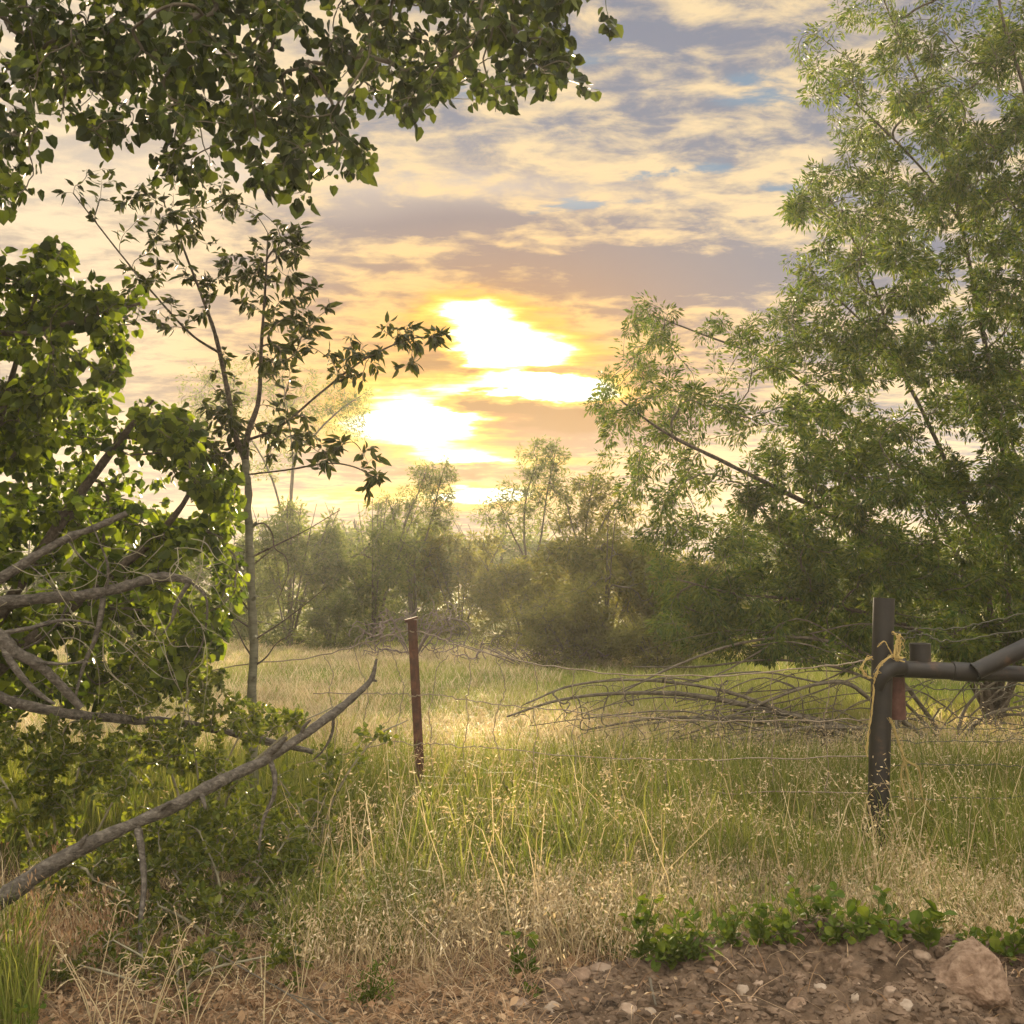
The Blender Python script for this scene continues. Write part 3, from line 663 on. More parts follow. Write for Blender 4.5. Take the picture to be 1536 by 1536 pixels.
limb('dead_limb', 'curled grey limb dropping from the left edge and splitting in two above the shrub',
     [(-80, 900, 4.6), (0, 955, 4.6), (22, 978, 4.6), (50, 992, 4.62), (75, 1012, 4.65), (100, 1038, 4.68), (122, 1062, 4.7)], [11, 10, 9.5, 8.5, 7, 6.5, 6],
     twigs=[([(2, 962, 4.6), (15, 990, 4.58), (35, 1018, 4.58), (60, 1042, 4.6), (82, 1056, 4.6)], 7),
            ([(55, 992, 4.62), (90, 996, 4.62), (140, 992, 4.64)], 3.5), ([(2, 950, 4.6), (45, 942, 4.62), (95, 930, 4.65), (140, 935, 4.68)], 4.5)])
limb('dead_limb', 'low dark limb lying level behind the shrub below the curled limb',
     [(-80, 1000, 4.8), (0, 1045, 4.85), (40, 1058, 4.9), (100, 1070, 4.95), (180, 1078, 5.1), (260, 1084, 5.3), (330, 1096, 5.4), (400, 1112, 5.5), (470, 1128, 5.6)], [8, 8, 8, 8, 7, 6.5, 6, 5, 4])
# curly dry twigs
g = np.random.default_rng(9)
cv = thing('dry_vine', tuple(pt(150, 1000, 4.8)), 'tangle of pale curly dry twigs hanging among the dead limbs on the left', 'dry twigs')
mb = MB()
for i in range(52):
    x, y = 10 + 320 * g.random(), 800 + 190 * g.random(); d = 4.6 + .7 * g.random(); a = g.random() * 6.28; l = []
    for k in range(6): l.append((x, y, d)); a += g.normal() * .55; x += math.cos(a) * 22; y += math.sin(a) * 20 + 8; d += g.normal() * .03
    tube(mb, pts(l), np.linspace(.0024, .0010, 6), 5, 5, 0, i)
part(mb, 'stems', M['paletwig'], cv, True)

# ------------------------------------------------------------------ cottonwood overhead
g = np.random.default_rng(21)
cw = thing('cottonwood_tree', (-4.6, 4.2, 0), 'big cottonwood whose leafy branches hang down across the top left of the view', 'tree')
mb = MB()
tr = [np.array([-4.6, 4.2, -.1]), np.array([-4.55, 4.25, 1.2]), np.array([-4.45, 4.4, 2.6]), np.array([-4.2, 4.6, 3.8])]
tube(mb, tr, [.34, .27, .24, .20], 14, 8, .05, 2); part(mb, 'trunk', M['bark'], cw, True)
limbs = [[tr[3], np.array([-3.2, 4.8, 4.5]), np.array([-2., 4.9, 5.1]), np.array([-.8, 4.9, 5.0]), np.array([.05, 4.8, 4.7])],
         [tr[2], np.array([-3.6, 5.0, 4.1]), np.array([-2.6, 5.2, 4.9]), np.array([-1.6, 5.3, 5.1]), np.array([-.9, 5.3, 5.1])],
         [tr[3], np.array([-3.4, 5.4, 4.6]), np.array([-2.3, 5.9, 5.1]), np.array([-1.2, 6.0, 5.2])],
         [tr[3], np.array([-3.6, 4.0, 4.6]), np.array([-2.6, 3.9, 5.0]), np.array([-1.4, 4.0, 5.1])]]
mb = MB()
for i, l in enumerate(limbs): tube(mb, l, np.linspace(.10, .025, len(l)), 10, 8, .05, i)
part(mb, 'limbs', M['bark'], cw, True)
poly = [(-260, -330), (880, -250), (858, -20), (852, 60), (862, 150), (838, 165), (800, 130), (772, 128), (752, 168), (728, 170), (712, 122), (690, 92), (664, 108), (672, 168), (640, 150), (612, 182), (560, 178), (548, 268), (520, 262), (498, 306), (470, 290), (440, 304), (400, 286), (352, 262), (325, 240), (300, 282), (262, 300), (240, 250), (205, 192), (165, 232), (130, 218), (118, 165), (80, 190), (52, 250), (44, 300), (10, 312), (-60, 280), (-260, 200)]
T = polytargets(poly, 1500, 4.25, 6.0, g, lambda x, y: np.where(vnoise(x / 40, y / 60, 3) > .22, 1., .15))
P, Rr = grow(limbs, T, 6, .3, .10, 3, .0022, .42, .05, .02)
mb = MB(); V, Fc = tubes(P, Rr, 5); mb.add(V, Fc); part(mb, 'twigs', M['twig'], cw, True)
mb = MB()
n_, K_, _ = P.shape
leafy(mb, P[g.random(n_) < .97], 11, .041, DELT, g, .95, .8, .2, .3, .1, .4, 1.0)
Th = np.stack([-3.6 + 4.2 * g.random(420), 3.6 + 3.2 * g.random(420), 4.7 + 1.6 * g.random(420)], 1)
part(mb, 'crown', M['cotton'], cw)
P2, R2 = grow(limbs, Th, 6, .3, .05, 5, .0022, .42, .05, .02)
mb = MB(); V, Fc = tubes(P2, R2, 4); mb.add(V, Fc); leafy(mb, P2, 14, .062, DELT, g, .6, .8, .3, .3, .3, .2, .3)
part(mb, 'upper_crown', M['cotton'], cw)  # leaves above the view, added to shade the hanging crown

# ------------------------------------------------------------------ cottonwood mass at left
g = np.random.default_rng(31)
cl = thing('cottonwood_sapling', (-3.3, 5.6, 0), 'bushy cottonwood with glowing yellow-green leaves filling the left edge', 'tree')
s0 = np.array([-3.3, 5.6, -.05])
sk = [[s0, np.array([-3.1, 5.6, 1.2]), np.array([-2.8, 5.6, 2.2]), pt(60, 420, 5.4)],
      [s0, np.array([-3.0, 5.7, .9]), pt(80, 800, 5.8), pt(180, 660, 5.8), pt(230, 600, 5.7)],
      [s0, np.array([-2.9, 5.5, .8]), pt(120, 900, 5.5), pt(240, 800, 5.5), pt(310, 700, 5.5)],
      [pt(-60, 520, 5.2), pt(40, 500, 5.2), pt(130, 478, 5.2), pt(210, 455, 5.2)]]
sk[3].insert(0, np.array([-2.85, 5.6, 2.0]))
mb = MB()
for i, l in enumerate(sk): tube(mb, l, np.linspace(.05 if i < 3 else .02, .008, len(l)), 8, 7, .05, i)
part(mb, 'trunk', M['bark'], cl, True)
pu = [(-200, 300), (0, 395), (40, 370), (60, 335), (140, 345), (100, 390), (90, 440), (150, 430), (215, 430), (218, 490), (180, 520), (185, 590), (130, 600), (60, 600), (-200, 600)]
pl_ = [(-200, 560), (60, 570), (150, 600), (235, 600), (278, 620), (300, 680), (330, 700), (345, 760), (330, 830), (300, 900), (330, 950), (300, 1000), (330, 1040), (240, 1060), (150, 1050), (0, 1080), (-200, 1080)]
T = np.vstack([polytargets(pu, 190, 4.9, 5.9, g, lambda x, y: np.where(vnoise(x / 50, y / 50, 8) > .33, 1., .08)), polytargets(pl_, 560, 5.0, 6.9, g, lambda x, y: np.where(vnoise(x / 45, y / 45, 18) > .33, 1., .12)), polytargets([(240, 570), (330, 640), (372, 740), (360, 860), (350, 1000), (280, 1040), (300, 800), (230, 620)], 46, 5.2, 6.6, g)])
P, Rr = grow(sk, T, 6, .3, .06, 6, .0022, .42, .06, .02)
mb = MB(); V, Fc = tubes(P, Rr, 5); mb.add(V, Fc); part(mb, 'twigs', M['twig'], cl, True)
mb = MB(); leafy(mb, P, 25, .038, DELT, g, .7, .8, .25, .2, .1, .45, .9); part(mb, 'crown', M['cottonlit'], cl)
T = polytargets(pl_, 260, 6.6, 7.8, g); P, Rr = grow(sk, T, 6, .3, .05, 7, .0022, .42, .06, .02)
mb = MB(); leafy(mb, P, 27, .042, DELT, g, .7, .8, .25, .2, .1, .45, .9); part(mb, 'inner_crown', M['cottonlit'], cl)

# ------------------------------------------------------------------ young tree with the pale trunk
g = np.random.default_rng(41); DY = 6.2
yt = thing('young_tree', tuple(pt(380, 1255, DY)), 'slender young tree with a smooth pale trunk and small dark leaves', 'tree')
tk = [pt(380, 1262, DY), pt(380, 1100, DY), pt(380, 980, DY), pt(377, 850, DY), pt(373, 740, DY), pt(368, 690, DY)]
lf = [tk[-1], pt(352, 650, DY), pt(342, 590, DY), pt(325, 510, DY), pt(305, 450, DY + .05), pt(278, 380, DY + .1), pt(262, 330, DY + .1)]
rt = [tk[-1], pt(372, 650, DY), pt(388, 600, DY), pt(392, 520, DY), pt(398, 430, DY), pt(402, 350, DY)]
r3 = [pt(372, 660, DY), pt(420, 640, DY - .1), pt(480, 590, DY - .15), pt(545, 540, DY - .2), pt(610, 510, DY - .25), pt(650, 505, DY - .25)]
r4 = [pt(370, 712, DY), pt(430, 705, DY - .1), pt(490, 695, DY - .15), pt(530, 700, DY - .2), pt(560, 715, DY - .2)]
r5 = [pt(330, 530, DY), pt(285, 500, DY + .1), pt(230, 440, DY + .2), pt(180, 380, DY + .2), pt(110, 290, DY + .2)]
mb = MB(); k = DY / F
tk = catmull(tk, 4); tk[1:-1] += np.random.default_rng(5).normal(size=(len(tk) - 2, 3)) * .006; tube(mb, tk, np.linspace(7.2, 5.4, len(tk)) * k, 14, 5, .022, 1)
for zz in (900, 1020, 790, 960): tube(mb, [pt(379, zz, DY - .02), pt(384, zz - 6, DY - .045)], np.array([3.2, 2.2]) * k, 6, 2, .1, zz); part(mb, 'trunk', M['smoothbark'], yt, True)
mb = MB()
for i, (l, a) in enumerate([(lf, 5.2), (rt, 5.5), (r3, 2.2), (r4, 1.4), (r5, 2.2)]): tube(mb, l, np.linspace(a, 1., len(l)) * k, 8, 7, .03, i)
# bare lower twigs
for i, l in enumerate([[(381, 1020), (440, 960), (520, 900), (610, 850)][:0] or [(379, 835), (420, 815), (460, 795), (510, 765)], [(378, 790), (395, 785), (408, 800), (412, 822), (428, 835), (432, 860), (415, 905)],
      [(377, 850), (395, 835), (412, 822)], [(372, 780), (340, 770), (320, 760), (280, 758)], [(377, 870), (345, 850), (320, 825)], [(378, 900), (355, 880), (325, 860), (290, 845)],
      [(380, 945), (350, 925), (322, 905), (300, 880)], [(381, 960), (420, 935), (460, 905), (490, 880)], [(380, 925), (362, 900), (350, 880), (325, 852), (330, 835)], [(381, 1000), (400, 985), (415, 965), (440, 950)],
      [(378, 985), (365, 965), (350, 935), (320, 900)]]):
    p = [(x, y, DY + .02 * j * (-1) ** i) for j, (x, y) in enumerate(l)]
    tube(mb, pts(p), np.linspace(1.6, .5, len(p)) * k, 5, 6, .03, i)
part(mb, 'limbs', M['bark'], yt, True)
bl = [(150, 285, 70, 40, DY + .2, .3, 12), (250, 320, 80, 60, DY, .5, 30), (330, 310, 50, 50, DY, .4, 18), (420, 370, 50, 60, DY - .1, .4, 22), (300, 400, 100, 50, DY, .5, 28), (400, 440, 80, 60, DY, .5, 30), (460, 470, 50, 50, DY - .2, .4, 18),
      (260, 470, 50, 40, DY, .3, 10), (420, 530, 90, 50, DY - .1, .5, 28), (360, 600, 70, 60, DY, .4, 22), (530, 540, 60, 45, DY - .2, .3, 18), (600, 510, 55, 45, DY - .25, .3, 18), (645, 505, 25, 20, DY - .25, .2, 6),
      (400, 660, 60, 60, DY, .4, 20), (460, 650, 60, 40, DY - .1, .3, 16), (500, 680, 50, 30, DY - .15, .2, 10), (555, 700, 20, 45, DY - .2, .15, 10), (330, 700, 40, 40, DY, .3, 14), (320, 640, 50, 50, DY, .3, 20), (290, 690, 40, 40, DY, .3, 12), (220, 420, 50, 50, DY + .1, .3, 12)]
T = blobtargets(bl, g)
P, Rr = grow([lf, rt, r3, r4, r5], T, 6, .35, -.02, 8, .0016, .4, .05, .008)
mb = MB(); V, Fc = tubes(P, Rr, 4); mb.add(V, Fc); part(mb, 'twigs', M['twig'], yt, True)
mb = MB(); leafy(mb, P, 9, .058, LANC, g, .45, .7, .5, .3, .25, .3, .1); part(mb, 'crown', M['young'], yt)

# ------------------------------------------------------------------ small leaved shrubs lower left
def shrub(name, label, base, stems, blobs, nl, size, seed, mat='shrub', tpl=OVAL, tip=.0015, twigmat='paletwig'):
    g = np.random.default_rng(seed); o = thing(name, tuple(base), label, 'shrub')
    sk = [np.vstack([np.array(base) + g.normal(size=3) * np.array([.05, .05, 0]), pts(s)]) for s in stems]
    T = blobtargets(blobs, g); P, Rr = grow(sk, T, 6, .35, -.02, seed, tip, .42, .07, .008)
    mb = MB()
    for i, s in enumerate(sk): tube(mb, s, np.linspace(.009, .003, len(s)), 6, 6, .05, i)
    V, Fc = tubes(P, Rr, 4); mb.add(V, Fc); part(mb, 'stems', M[twigmat], o, True)
    mb = MB(); leafy(mb, P, nl, size, tpl, g, .0, .8, .6, .15, .5, .3, .2); part(mb, 'leaves', M[mat], o)
    return o
shrub('wild_shrub', 'bright green small-leaved shrub at the left edge under the curled dead limb', pt(90, 1400, 5.0),
      [[(80, 1200, 5.0), (40, 1100, 5.0)], [(110, 1200, 5.0), (140, 1080, 5.1)], [(20, 1200, 4.9), (-40, 1120, 4.9)], [(160, 1220, 5.0), (210, 1130, 5.1)]],
      [(60, 1110, 120, 45, 5.0, .3, 80), (150, 1150, 110, 60, 5.0, .4, 100), (60, 1220, 110, 60, 4.9, .3, 60), (40, 1180, 110, 60, 4.95, .3, 50), (200, 1060, 60, 60, 5.1, .3, 35), (-40, 1180, 60, 90, 5, .3, 20)], 22, .026, 51)
shrub('wild_shrub', 'upright small-leaved shrub in front of the pale young trunk, reaching over the long broken branch', pt(310, 1380, 5.15),
      [[(300, 1200, 5.2), (280, 1050, 5.3)], [(330, 1180, 5.2), (370, 1080, 5.2)], [(270, 1200, 5.2), (210, 1030, 5.3)], [(340, 1200, 5.15), (430, 1100, 5.1), (500, 1060, 5.1)]],
      [(300, 1040, 60, 55, 5.3, .3, 45), (370, 1080, 60, 40, 5.2, .25, 45), (250, 1120, 80, 60, 5.2, .3, 60), (330, 1150, 60, 40, 5.15, .3, 30), (430, 1080, 40, 20, 5.1, .2, 14), (240, 1000, 60, 50, 5.35, .3, 30)], 22, .027, 52)
shrub('wild_shrub', 'dense dark green shrub low under the long broken branch', pt(330, 1450, 4.5),
      [[(330, 1330, 4.7), (300, 1250, 4.9)], [(380, 1330, 4.75), (430, 1260, 4.9)], [(290, 1350, 4.7), (240, 1280, 4.85)], [(390, 1380, 4.6), (470, 1320, 4.8)], [(280, 1380, 4.5), (140, 1320, 4.6)]],
      [(250, 1290, 110, 70, 4.85, .25, 110), (370, 1270, 100, 80, 4.95, .3, 120), (130, 1300, 110, 70, 4.75, .25, 80), (330, 1200, 90, 50, 5.1, .3, 50), (440, 1310, 70, 60, 4.9, .3, 60), (330, 1370, 120, 50, 4.6, .25, 90), (200, 1380, 80, 50, 4.5, .25, 50), (430, 1400, 60, 30, 4.5, .2, 30), (240, 1240, 60, 40, 5.0, .2, 30)], 20, .026, 53)
shrub('wild_shrub', 'low straggling green growth among dry stems at the bottom left, below the dense shrub', pt(250, 1500, 4.0),
      [[(230, 1450, 4.05), (170, 1410, 4.1)], [(270, 1450, 4.05), (330, 1420, 4.1)], [(300, 1460, 4.0), (420, 1430, 4.05)], [(200, 1470, 4.0), (90, 1440, 4.05)]],
      [(170, 1420, 80, 40, 4.1, .15, 26), (310, 1425, 80, 40, 4.1, .15, 34), (420, 1425, 70, 35, 4.05, .15, 24), (90, 1450, 60, 40, 4.05, .12, 18), (250, 1460, 70, 30, 4.0, .1, 16)], 15, .024, 55)
shrub('wild_shrub', 'thin yellow-green sprig with sparse round leaves left of the rusty T-post', pt(470, 1330, 5.6),
      [[(480, 1220, 5.6), (500, 1150, 5.6)], [(450, 1220, 5.6), (420, 1170, 5.6)], [(500, 1200, 5.6), (560, 1110, 5.6), (612, 1080, 5.6)]],
      [(500, 1150, 50, 50, 5.5, .2, 30), (430, 1260, 80, 60, 5.2, .3, 50), (430, 1190, 50, 40, 5.6, .2, 16), (570, 1100, 40, 14, 5.6, .1, 12), (470, 1220, 60, 50, 5.6, .25, 22)], 9, .030, 54)

# ------------------------------------------------------------------ willow at right
g = np.random.default_rng(61)
b0 = pt(1490, 1100, 10.5); b0[2] = -.05
wl = thing('willow_tree', tuple(b0), 'large willow with fine narrow leaves rising behind the pipe post at the right', 'tree')
def wl_(l): return [b0] + [pt(*p) for p in l]
WS = [wl_([(1470, 1000, 10.5), (1440, 920, 10.4), (1390, 850, 10.2), (1320, 815, 10.0), (1230, 765, 9.8), (1150, 725, 9.6), (1080, 690, 9.5), (1000, 650, 9.4), (930, 600, 9.3)]),
      wl_([(1490, 960, 10.7), (1470, 830, 10.9), (1430, 720, 11.0), (1390, 630, 11.0), (1345, 540, 11), (1325, 470, 11), (1290, 380, 11), (1240, 290, 10.9)]),
      wl_([(1510, 950, 10.8), (1510, 800, 11.2), (1500, 640, 11.5), (1470, 480, 11.6), (1440, 330, 11.6), (1400, 180, 11.5), (1350, 60, 11.4), (1310, -40, 11.3)]),
      wl_([(1540, 950, 10.4), (1570, 780, 10.2), (1580, 560, 10.0), (1570, 350, 9.9), (1540, 150, 9.8), (1500, 10, 9.8), (1490, -150, 9.8)]),
      wl_([(1460, 1030, 10.2), (1400, 960, 9.9), (1300, 920, 9.6), (1200, 900, 9.4), (1100, 890, 9.3), (1020, 870, 9.2)]),
      wl_([(1475, 980, 10.8), (1420, 800, 11.3), (1330, 680, 11.6), (1240, 600, 11.8), (1150, 540, 11.8), (1050, 500, 11.7), (970, 470, 11.6)]),
      [pt(1440, 330, 11.6), pt(1380, 250, 11.4), pt(1300, 170, 11.2), pt(1230, 110, 11.1)],
      [pt(1345, 540, 11), pt(1280, 470, 10.8), pt(1200, 400, 10.6)]]
mb = MB(); kk = 10.5 / F
for i, (l, a) in enumerate(zip(WS, [7, 5.5, 6, 7, 5, 4, 2.6, 2.2])): tube(mb, l, np.linspace(a, 1.2, len(l)) * kk, 8, 6, .04, i)
part(mb, 'trunk', M['bark'], wl, True)
pw = [(1245, -200), (1240, 0), (1198, 75), (1202, 150), (1245, 185), (1232, 240), (1178, 285), (1158, 390), (1172, 440), (1125, 470), (1080, 462), (1040, 485), (995, 452), (950, 435), (928, 490), (942, 540), (905, 560), (880, 600), (892, 650), (870, 690), (880, 740), (920, 780), (960, 810), (975, 880), (965, 960), (1080, 990), (1200, 990), (1330, 1010), (1536, 1010), (1800, 1000), (1800, -200)]
def wd(x, y):
    core = np.clip((x - 1100) / 250, 0, 1); left = np.where(y < 780, .42, .8)
    return np.clip(left + .6 * core, 0, 1) * np.where(vnoise(x / 60, y / 60, 5) > .34, 1, .25) * np.where((y < 250) & (x < 1420), .6, 1)
T = np.vstack([polytargets(pw, 3600, 9.0, 12.6, g, wd), polytargets([(1130, 690), (1250, 640), (1400, 700), (1560, 600), (1700, 700), (1700, 1000), (1500, 1020), (1330, 1000), (1150, 985), (1040, 960), (1060, 820)], 520, 8.8, 10.4, g), polytargets([(1330, 60), (1560, 20), (1700, 300), (1700, 700), (1400, 640), (1300, 420)], 170, 9.0, 10.5, g)])
P, Rr = grow(WS, T, 6, .35, .04, 9, .0022, .40, .06, .03)
mb = MB(); V, Fc = tubes(P, Rr, 4); mb.add(V, Fc); part(mb, 'twigs', M['twig'], wl, True)
mb = MB(); leafy(mb, P, 98, .048, NARR, g, .35, .8, .5, .1, .3, .3, 1.0); part(mb, 'crown', M['willow'], wl)

# dead arching brush below the willow
g = np.random.default_rng(71)
def ground_limb(l): return [pt(*p) for p in l]
db = thing('fallen_limb', tuple(pt(1400, 1120, 9.2)), 'fallen willow limb with many bare grey branches arching left over the grass', 'dead branch')
DS = [[(1420, 1110, 9.6), (1330, 1000, 9.4), (1220, 958, 9.2), (1110, 965, 9.0), (1010, 1000, 8.8), (930, 1040, 8.7)],
      [(1400, 1120, 9.0), (1260, 1090, 8.7), (1130, 1105, 8.4), (1020, 1130, 8.2), (930, 1140, 8.1)],
      [(1420, 1130, 9.3), (1310, 1105, 9.1), (1230, 1082, 9.0), (1130, 1060, 8.9), (1030, 1042, 8.8), (930, 1040, 8.7), (840, 1050, 8.6), (760, 1075, 8.5)],
      [(1420, 1125, 9.3), (1300, 1112, 9.2), (1200, 1092, 9.1), (1090, 1078, 9.0), (980, 1078, 8.9), (880, 1095, 8.8)],
      [(1400, 1130, 9.2), (1290, 1110, 9.0), (1180, 1070, 8.8), (1080, 1035, 8.7), (960, 1020, 8.6), (860, 1028, 8.5), (790, 1055, 8.4)],
      [(1420, 1125, 9.2), (1320, 1060, 9.0), (1270, 1025, 8.9), (1210, 1030, 8.8), (1130, 1060, 8.7), (1060, 1090, 8.6), (990, 1115, 8.5)],
      [(1400, 1135, 9.2), (1280, 1112, 9.0), (1160, 1118, 8.8), (1060, 1122, 8.7), (960, 1118, 8.6)],
      [(1420, 1120, 9.4), (1340, 1040, 9.4), (1250, 1000, 9.4), (1150, 990, 9.4), (1050, 1000, 9.3), (950, 1000, 9.2)],
      [(1430, 1130, 9.3), (1470, 1080, 9.2), (1530, 1060, 9.1), (1600, 1060, 9)],
      [(1430, 1130, 9.3), (1450, 1060, 9.3), (1500, 1020, 9.3), (1580, 1000, 9.2)],
      [(1410, 1130, 9.2), (1420, 1160, 8.9), (1480, 1172, 8.7), (1540, 1165, 8.6), (1600, 1150, 8.5)]]
pd_src = DS; DS = [ground_limb(l) for l in DS]
mb = MB()
for i, l in enumerate(DS): tube(mb, l, np.linspace([3.5, 3.2, 7, 6, 4.2, 4.2, 4.5, 3, 4, 3, 3][i], 1.2, len(l)) * 9 / F, 7, 6, .05, i)
part(mb, 'limbs', M['darkbranch'], db, True)
pd = [(760, 1070), (850, 1030), (960, 1010), (1100, 1010), (1230, 1010), (1330, 1020), (1540, 1020), (1600, 1160), (1440, 1160), (1330, 1130), (1200, 1140), (1050, 1150), (900, 1130), (800, 1095)]
T = polytargets(pd, 950, 8.0, 9.2, g); T = T[T[:, 2] > .10]
T = T[:330]
P, Rr = grow(DS, T, 6, .75, .03, 10, .0032, .40, .035, .014)
arcs = []
for i in range(96):
    l = pd_src[i % 8] if i < 64 else pd_src[8 + i % 3]; t = g.random() * .7; q = l[int(t * (len(l) - 1))]; x0, y0, d0 = q
    x0 += g.normal() * 25; y0 = min(y0 + g.normal() * 8, 1128); Lx = (90 + 260 * g.random()) * (1 if g.random() < .85 else -.7) * (1 if i < 64 else -.8); up = g.normal() * 28 + 6; fall = 10 + 55 * g.random()
    arcs.append(catmull(pts([(x0, y0, d0), (x0 - Lx * .33, y0 - up, d0 - .1), (x0 - Lx * .68, y0 - up + fall * .35, d0 - .2), (x0 - Lx, min(y0 - up + fall, 1140), d0 - .25)]), 3)[:10])
P3 = np.array(arcs); mb = MB(); V, Fc = tubes(P3, np.tile(np.linspace(.0075, .0025, 10), (len(P3), 1)) * (.6 + .7 * g.random((len(P3), 1))), 5); mb.add(V, Fc); part(mb, 'arching_branches', M['darkbranch'], db, True)
mb = MB(); V, Fc = tubes(P, Rr, 4); mb.add(V, Fc); part(mb, 'twigs', M['darkbranch'], db, True)
limb('fallen_log', 'dark fallen log lying in the grass right of the pipe post', [(1345, 1118, 9.4), (1400, 1128, 9.35), (1470, 1134, 9.3), (1540, 1132, 9.3), (1640, 1128, 9.3)], [15, 19, 20, 21, 22], 'bark', 'log', seed=5)
limb('log_stub', 'short dark broken stub lying under the arching bare branches', [(1105, 1122, 8.9), (1130, 1120, 8.9), (1165, 1122, 8.9)], [10, 11, 9], 'bark', 'log', seed=6)

# ------------------------------------------------------------------ background trees and bushes
def wtargets(blobs, g):
    out = []
    for (x, y, z, sx, sy, sz, n) in blobs:
        r = unit(g.normal(size=(n, 3))) * (g.random((n, 1)) ** .4); out.append(np.array([x, y, z]) + r * np.array([sx, sy, sz]))
    return np.vstack(out)
def bgplant(name, label, cat, loc, stems, blobs, nl, size, seed, mat, tpl=NARR, sr=.03, bark='twig', group=None, tip=.004):
    g = np.random.default_rng(seed); loc = np.array([loc[0], loc[1], float(H(loc[0], loc[1])) - .05])
    o = thing(name, tuple(loc), label, cat, group)
    sk = [np.array(s, float) + loc for s in stems]; T = wtargets(blobs, g) + loc; T = T[T[:, 2] > .05]
    P, Rr = grow(sk, T, 6, .35, .03, seed, tip, .4, .06, .03)
    mb = MB()
    for i, s in enumerate(sk): tube(mb, s, np.linspace(sr, sr * .25, len(s)), 6, 5, .05, i)
    V, Fc = tubes(P, Rr, 3); mb.add(V, Fc); part(mb, 'trunk' if cat == 'tree' else 'stems', M[bark], o, True)
    if nl:
        mb = MB(); leafy(mb, P, nl, size, tpl, g, .15, .85, .5, .0, .35, .3, .8); part(mb, 'crown', M[mat], o)
    return o
def fan(h, w, n, g):
    out = []
    for i in range(n):
        a = g.random() * 6.28; r = w * g.random() ** .6
        out.append([[0, 0, 0], [r * .25 * math.cos(a), r * .25 * math.sin(a), h * .3], [r * .6 * math.cos(a), r * .6 * math.sin(a), h * .62], [r * .9 * math.cos(a), r * .9 * math.sin(a), h * .85]])
    return out
g = np.random.default_rng(81)
def xw(px, d): return (px - 768) / F * d
def zt(py, d): return CAMZ + (860 - py) / F * d
BW = 'bushes along the far edge of the meadow'
def bush(px, d, top, wpx, label, seed, mat='farleaf', nl=34, n=260, proto=None):
    hh = zt(top - 18, d); w = wpx / F * d / 2
    if proto is not None:
        c = copy_tree(proto); c.location = (xw(px, d), d, -.05); c.rotation_euler = (0, 0, seed * 1.7)
        c.scale = (w / proto['bw'], w / proto['bw'], hh / proto['bh']); c['label'] = label; return c
    g = np.random.default_rng(seed)
    bl = [(0, 0, hh * .36, w, w * .8, hh * .40, int(n * .6)), (0, 0, hh * .12, w * .95, w * .8, hh * .14, int(n * .3))]
    for i in range(15):
        a = g.random() * 6.28; r = w * .85 * g.random() ** .6; z = hh * (.22 + .66 * g.random() * (1 - .35 * r / w))
        bl.append((r * math.cos(a), r * math.sin(a), z, w * .24, w * .24, hh * .13, n // 10))
    o = bgplant('willow_bush', label, 'bush', (xw(px, d), d), fan(hh, w, 9, g), bl, int(nl * .8), .085, seed, mat, NARR, .022, 'twig', BW)
    o['bw'] = w; o['bh'] = hh
    return o
A = bush(435, 21, 735, 190, 'grey-green bush behind the pale young trunk at the meadow edge', 1)
B = bush(560, 22, 725, 190, 'broad grey-green bush left of the round-topped tree', 2)
Cc = bush(905, 17.5, 750, 300, 'wide hazy olive bush in the middle, left of the big willow', 3, 'faroliv', 32, 380)
D_ = bush(690, 24, 785, 170, 'low hazy bush below the gap with the setting sun', 4, 'faroliv')
for px, d, top, w, lab, sd, pr in [
    (345, 23, 755, 170, 'bush showing between the yellow-green leaves and the young trunk', 5, B),
    (500, 20.3, 885, 100, 'small rounded bush at the foot of the taller grey-green bushes', 6, A),
    (625, 25, 770, 170, 'bush at the foot of the round-topped tree', 7, A),
    (790, 21, 815, 190, 'olive bush at the foot of the twin-stemmed tree', 8, Cc),
    (1020, 18.5, 800, 240, 'olive bush half hidden behind the drooping left edge of the willow', 9, Cc),
    (1180, 20, 800, 260, 'bush behind the middle of the willow crown', 10, B),
    (1350, 21, 790, 260, 'bush seen behind the top of the pipe post', 11, A),
    (1530, 21, 780, 280, 'bush at the right edge behind the willow trunk', 12, B),
    (200, 24, 800, 260, 'bush behind the bushy cottonwood', 13, A),
    (40, 24, 780, 260, 'bush at the left edge behind the bushy cottonwood', 14, B),
    (860, 16.8, 905, 170, 'low olive bush in front of the wide hazy olive bush', 15, D_),
    (985, 16.2, 915, 170, 'low olive bush left of the drooping willow branches', 16, Cc),
    (745, 40, 775, 260, 'far bush on the horizon under the setting sun', 17, B),
    (560, 40, 775, 260, 'far bush behind the grey-green bushes', 18, A),
    (930, 40, 800, 260, 'far bush behind the wide olive bush', 19, Cc),
    (1200, 42, 795, 300, 'far bush behind the middle of the willow', 20, A),
    (380, 42, 790, 300, 'far bush behind the pale young trunk', 21, B)]:
    bush(px, d, top, w, lab, sd, proto=pr)
def ptree(px, d, stemtops, blobs, label, seed, mat, nl, size=.07, sr=.035, base=None):
    x0 = xw(px, d)
    st = []
    for s in stemtops:
        st.append([[xw(p[0], d) - x0, 0, zt(p[1], d)] for p in s])
    for s in st: s.insert(0, [s[0][0] * .5, 0, 0])
    bl = [(xw(b[0], d) - x0, 0, zt(b[1], d), b[2] / F * d, b[2] / F * d * .8, b[3] / F * d, b[4]) for b in blobs]
    return bgplant('willow_tree', label, 'tree', (x0, d), st, bl, nl, size, seed, mat, NARR, sr, 'twig')
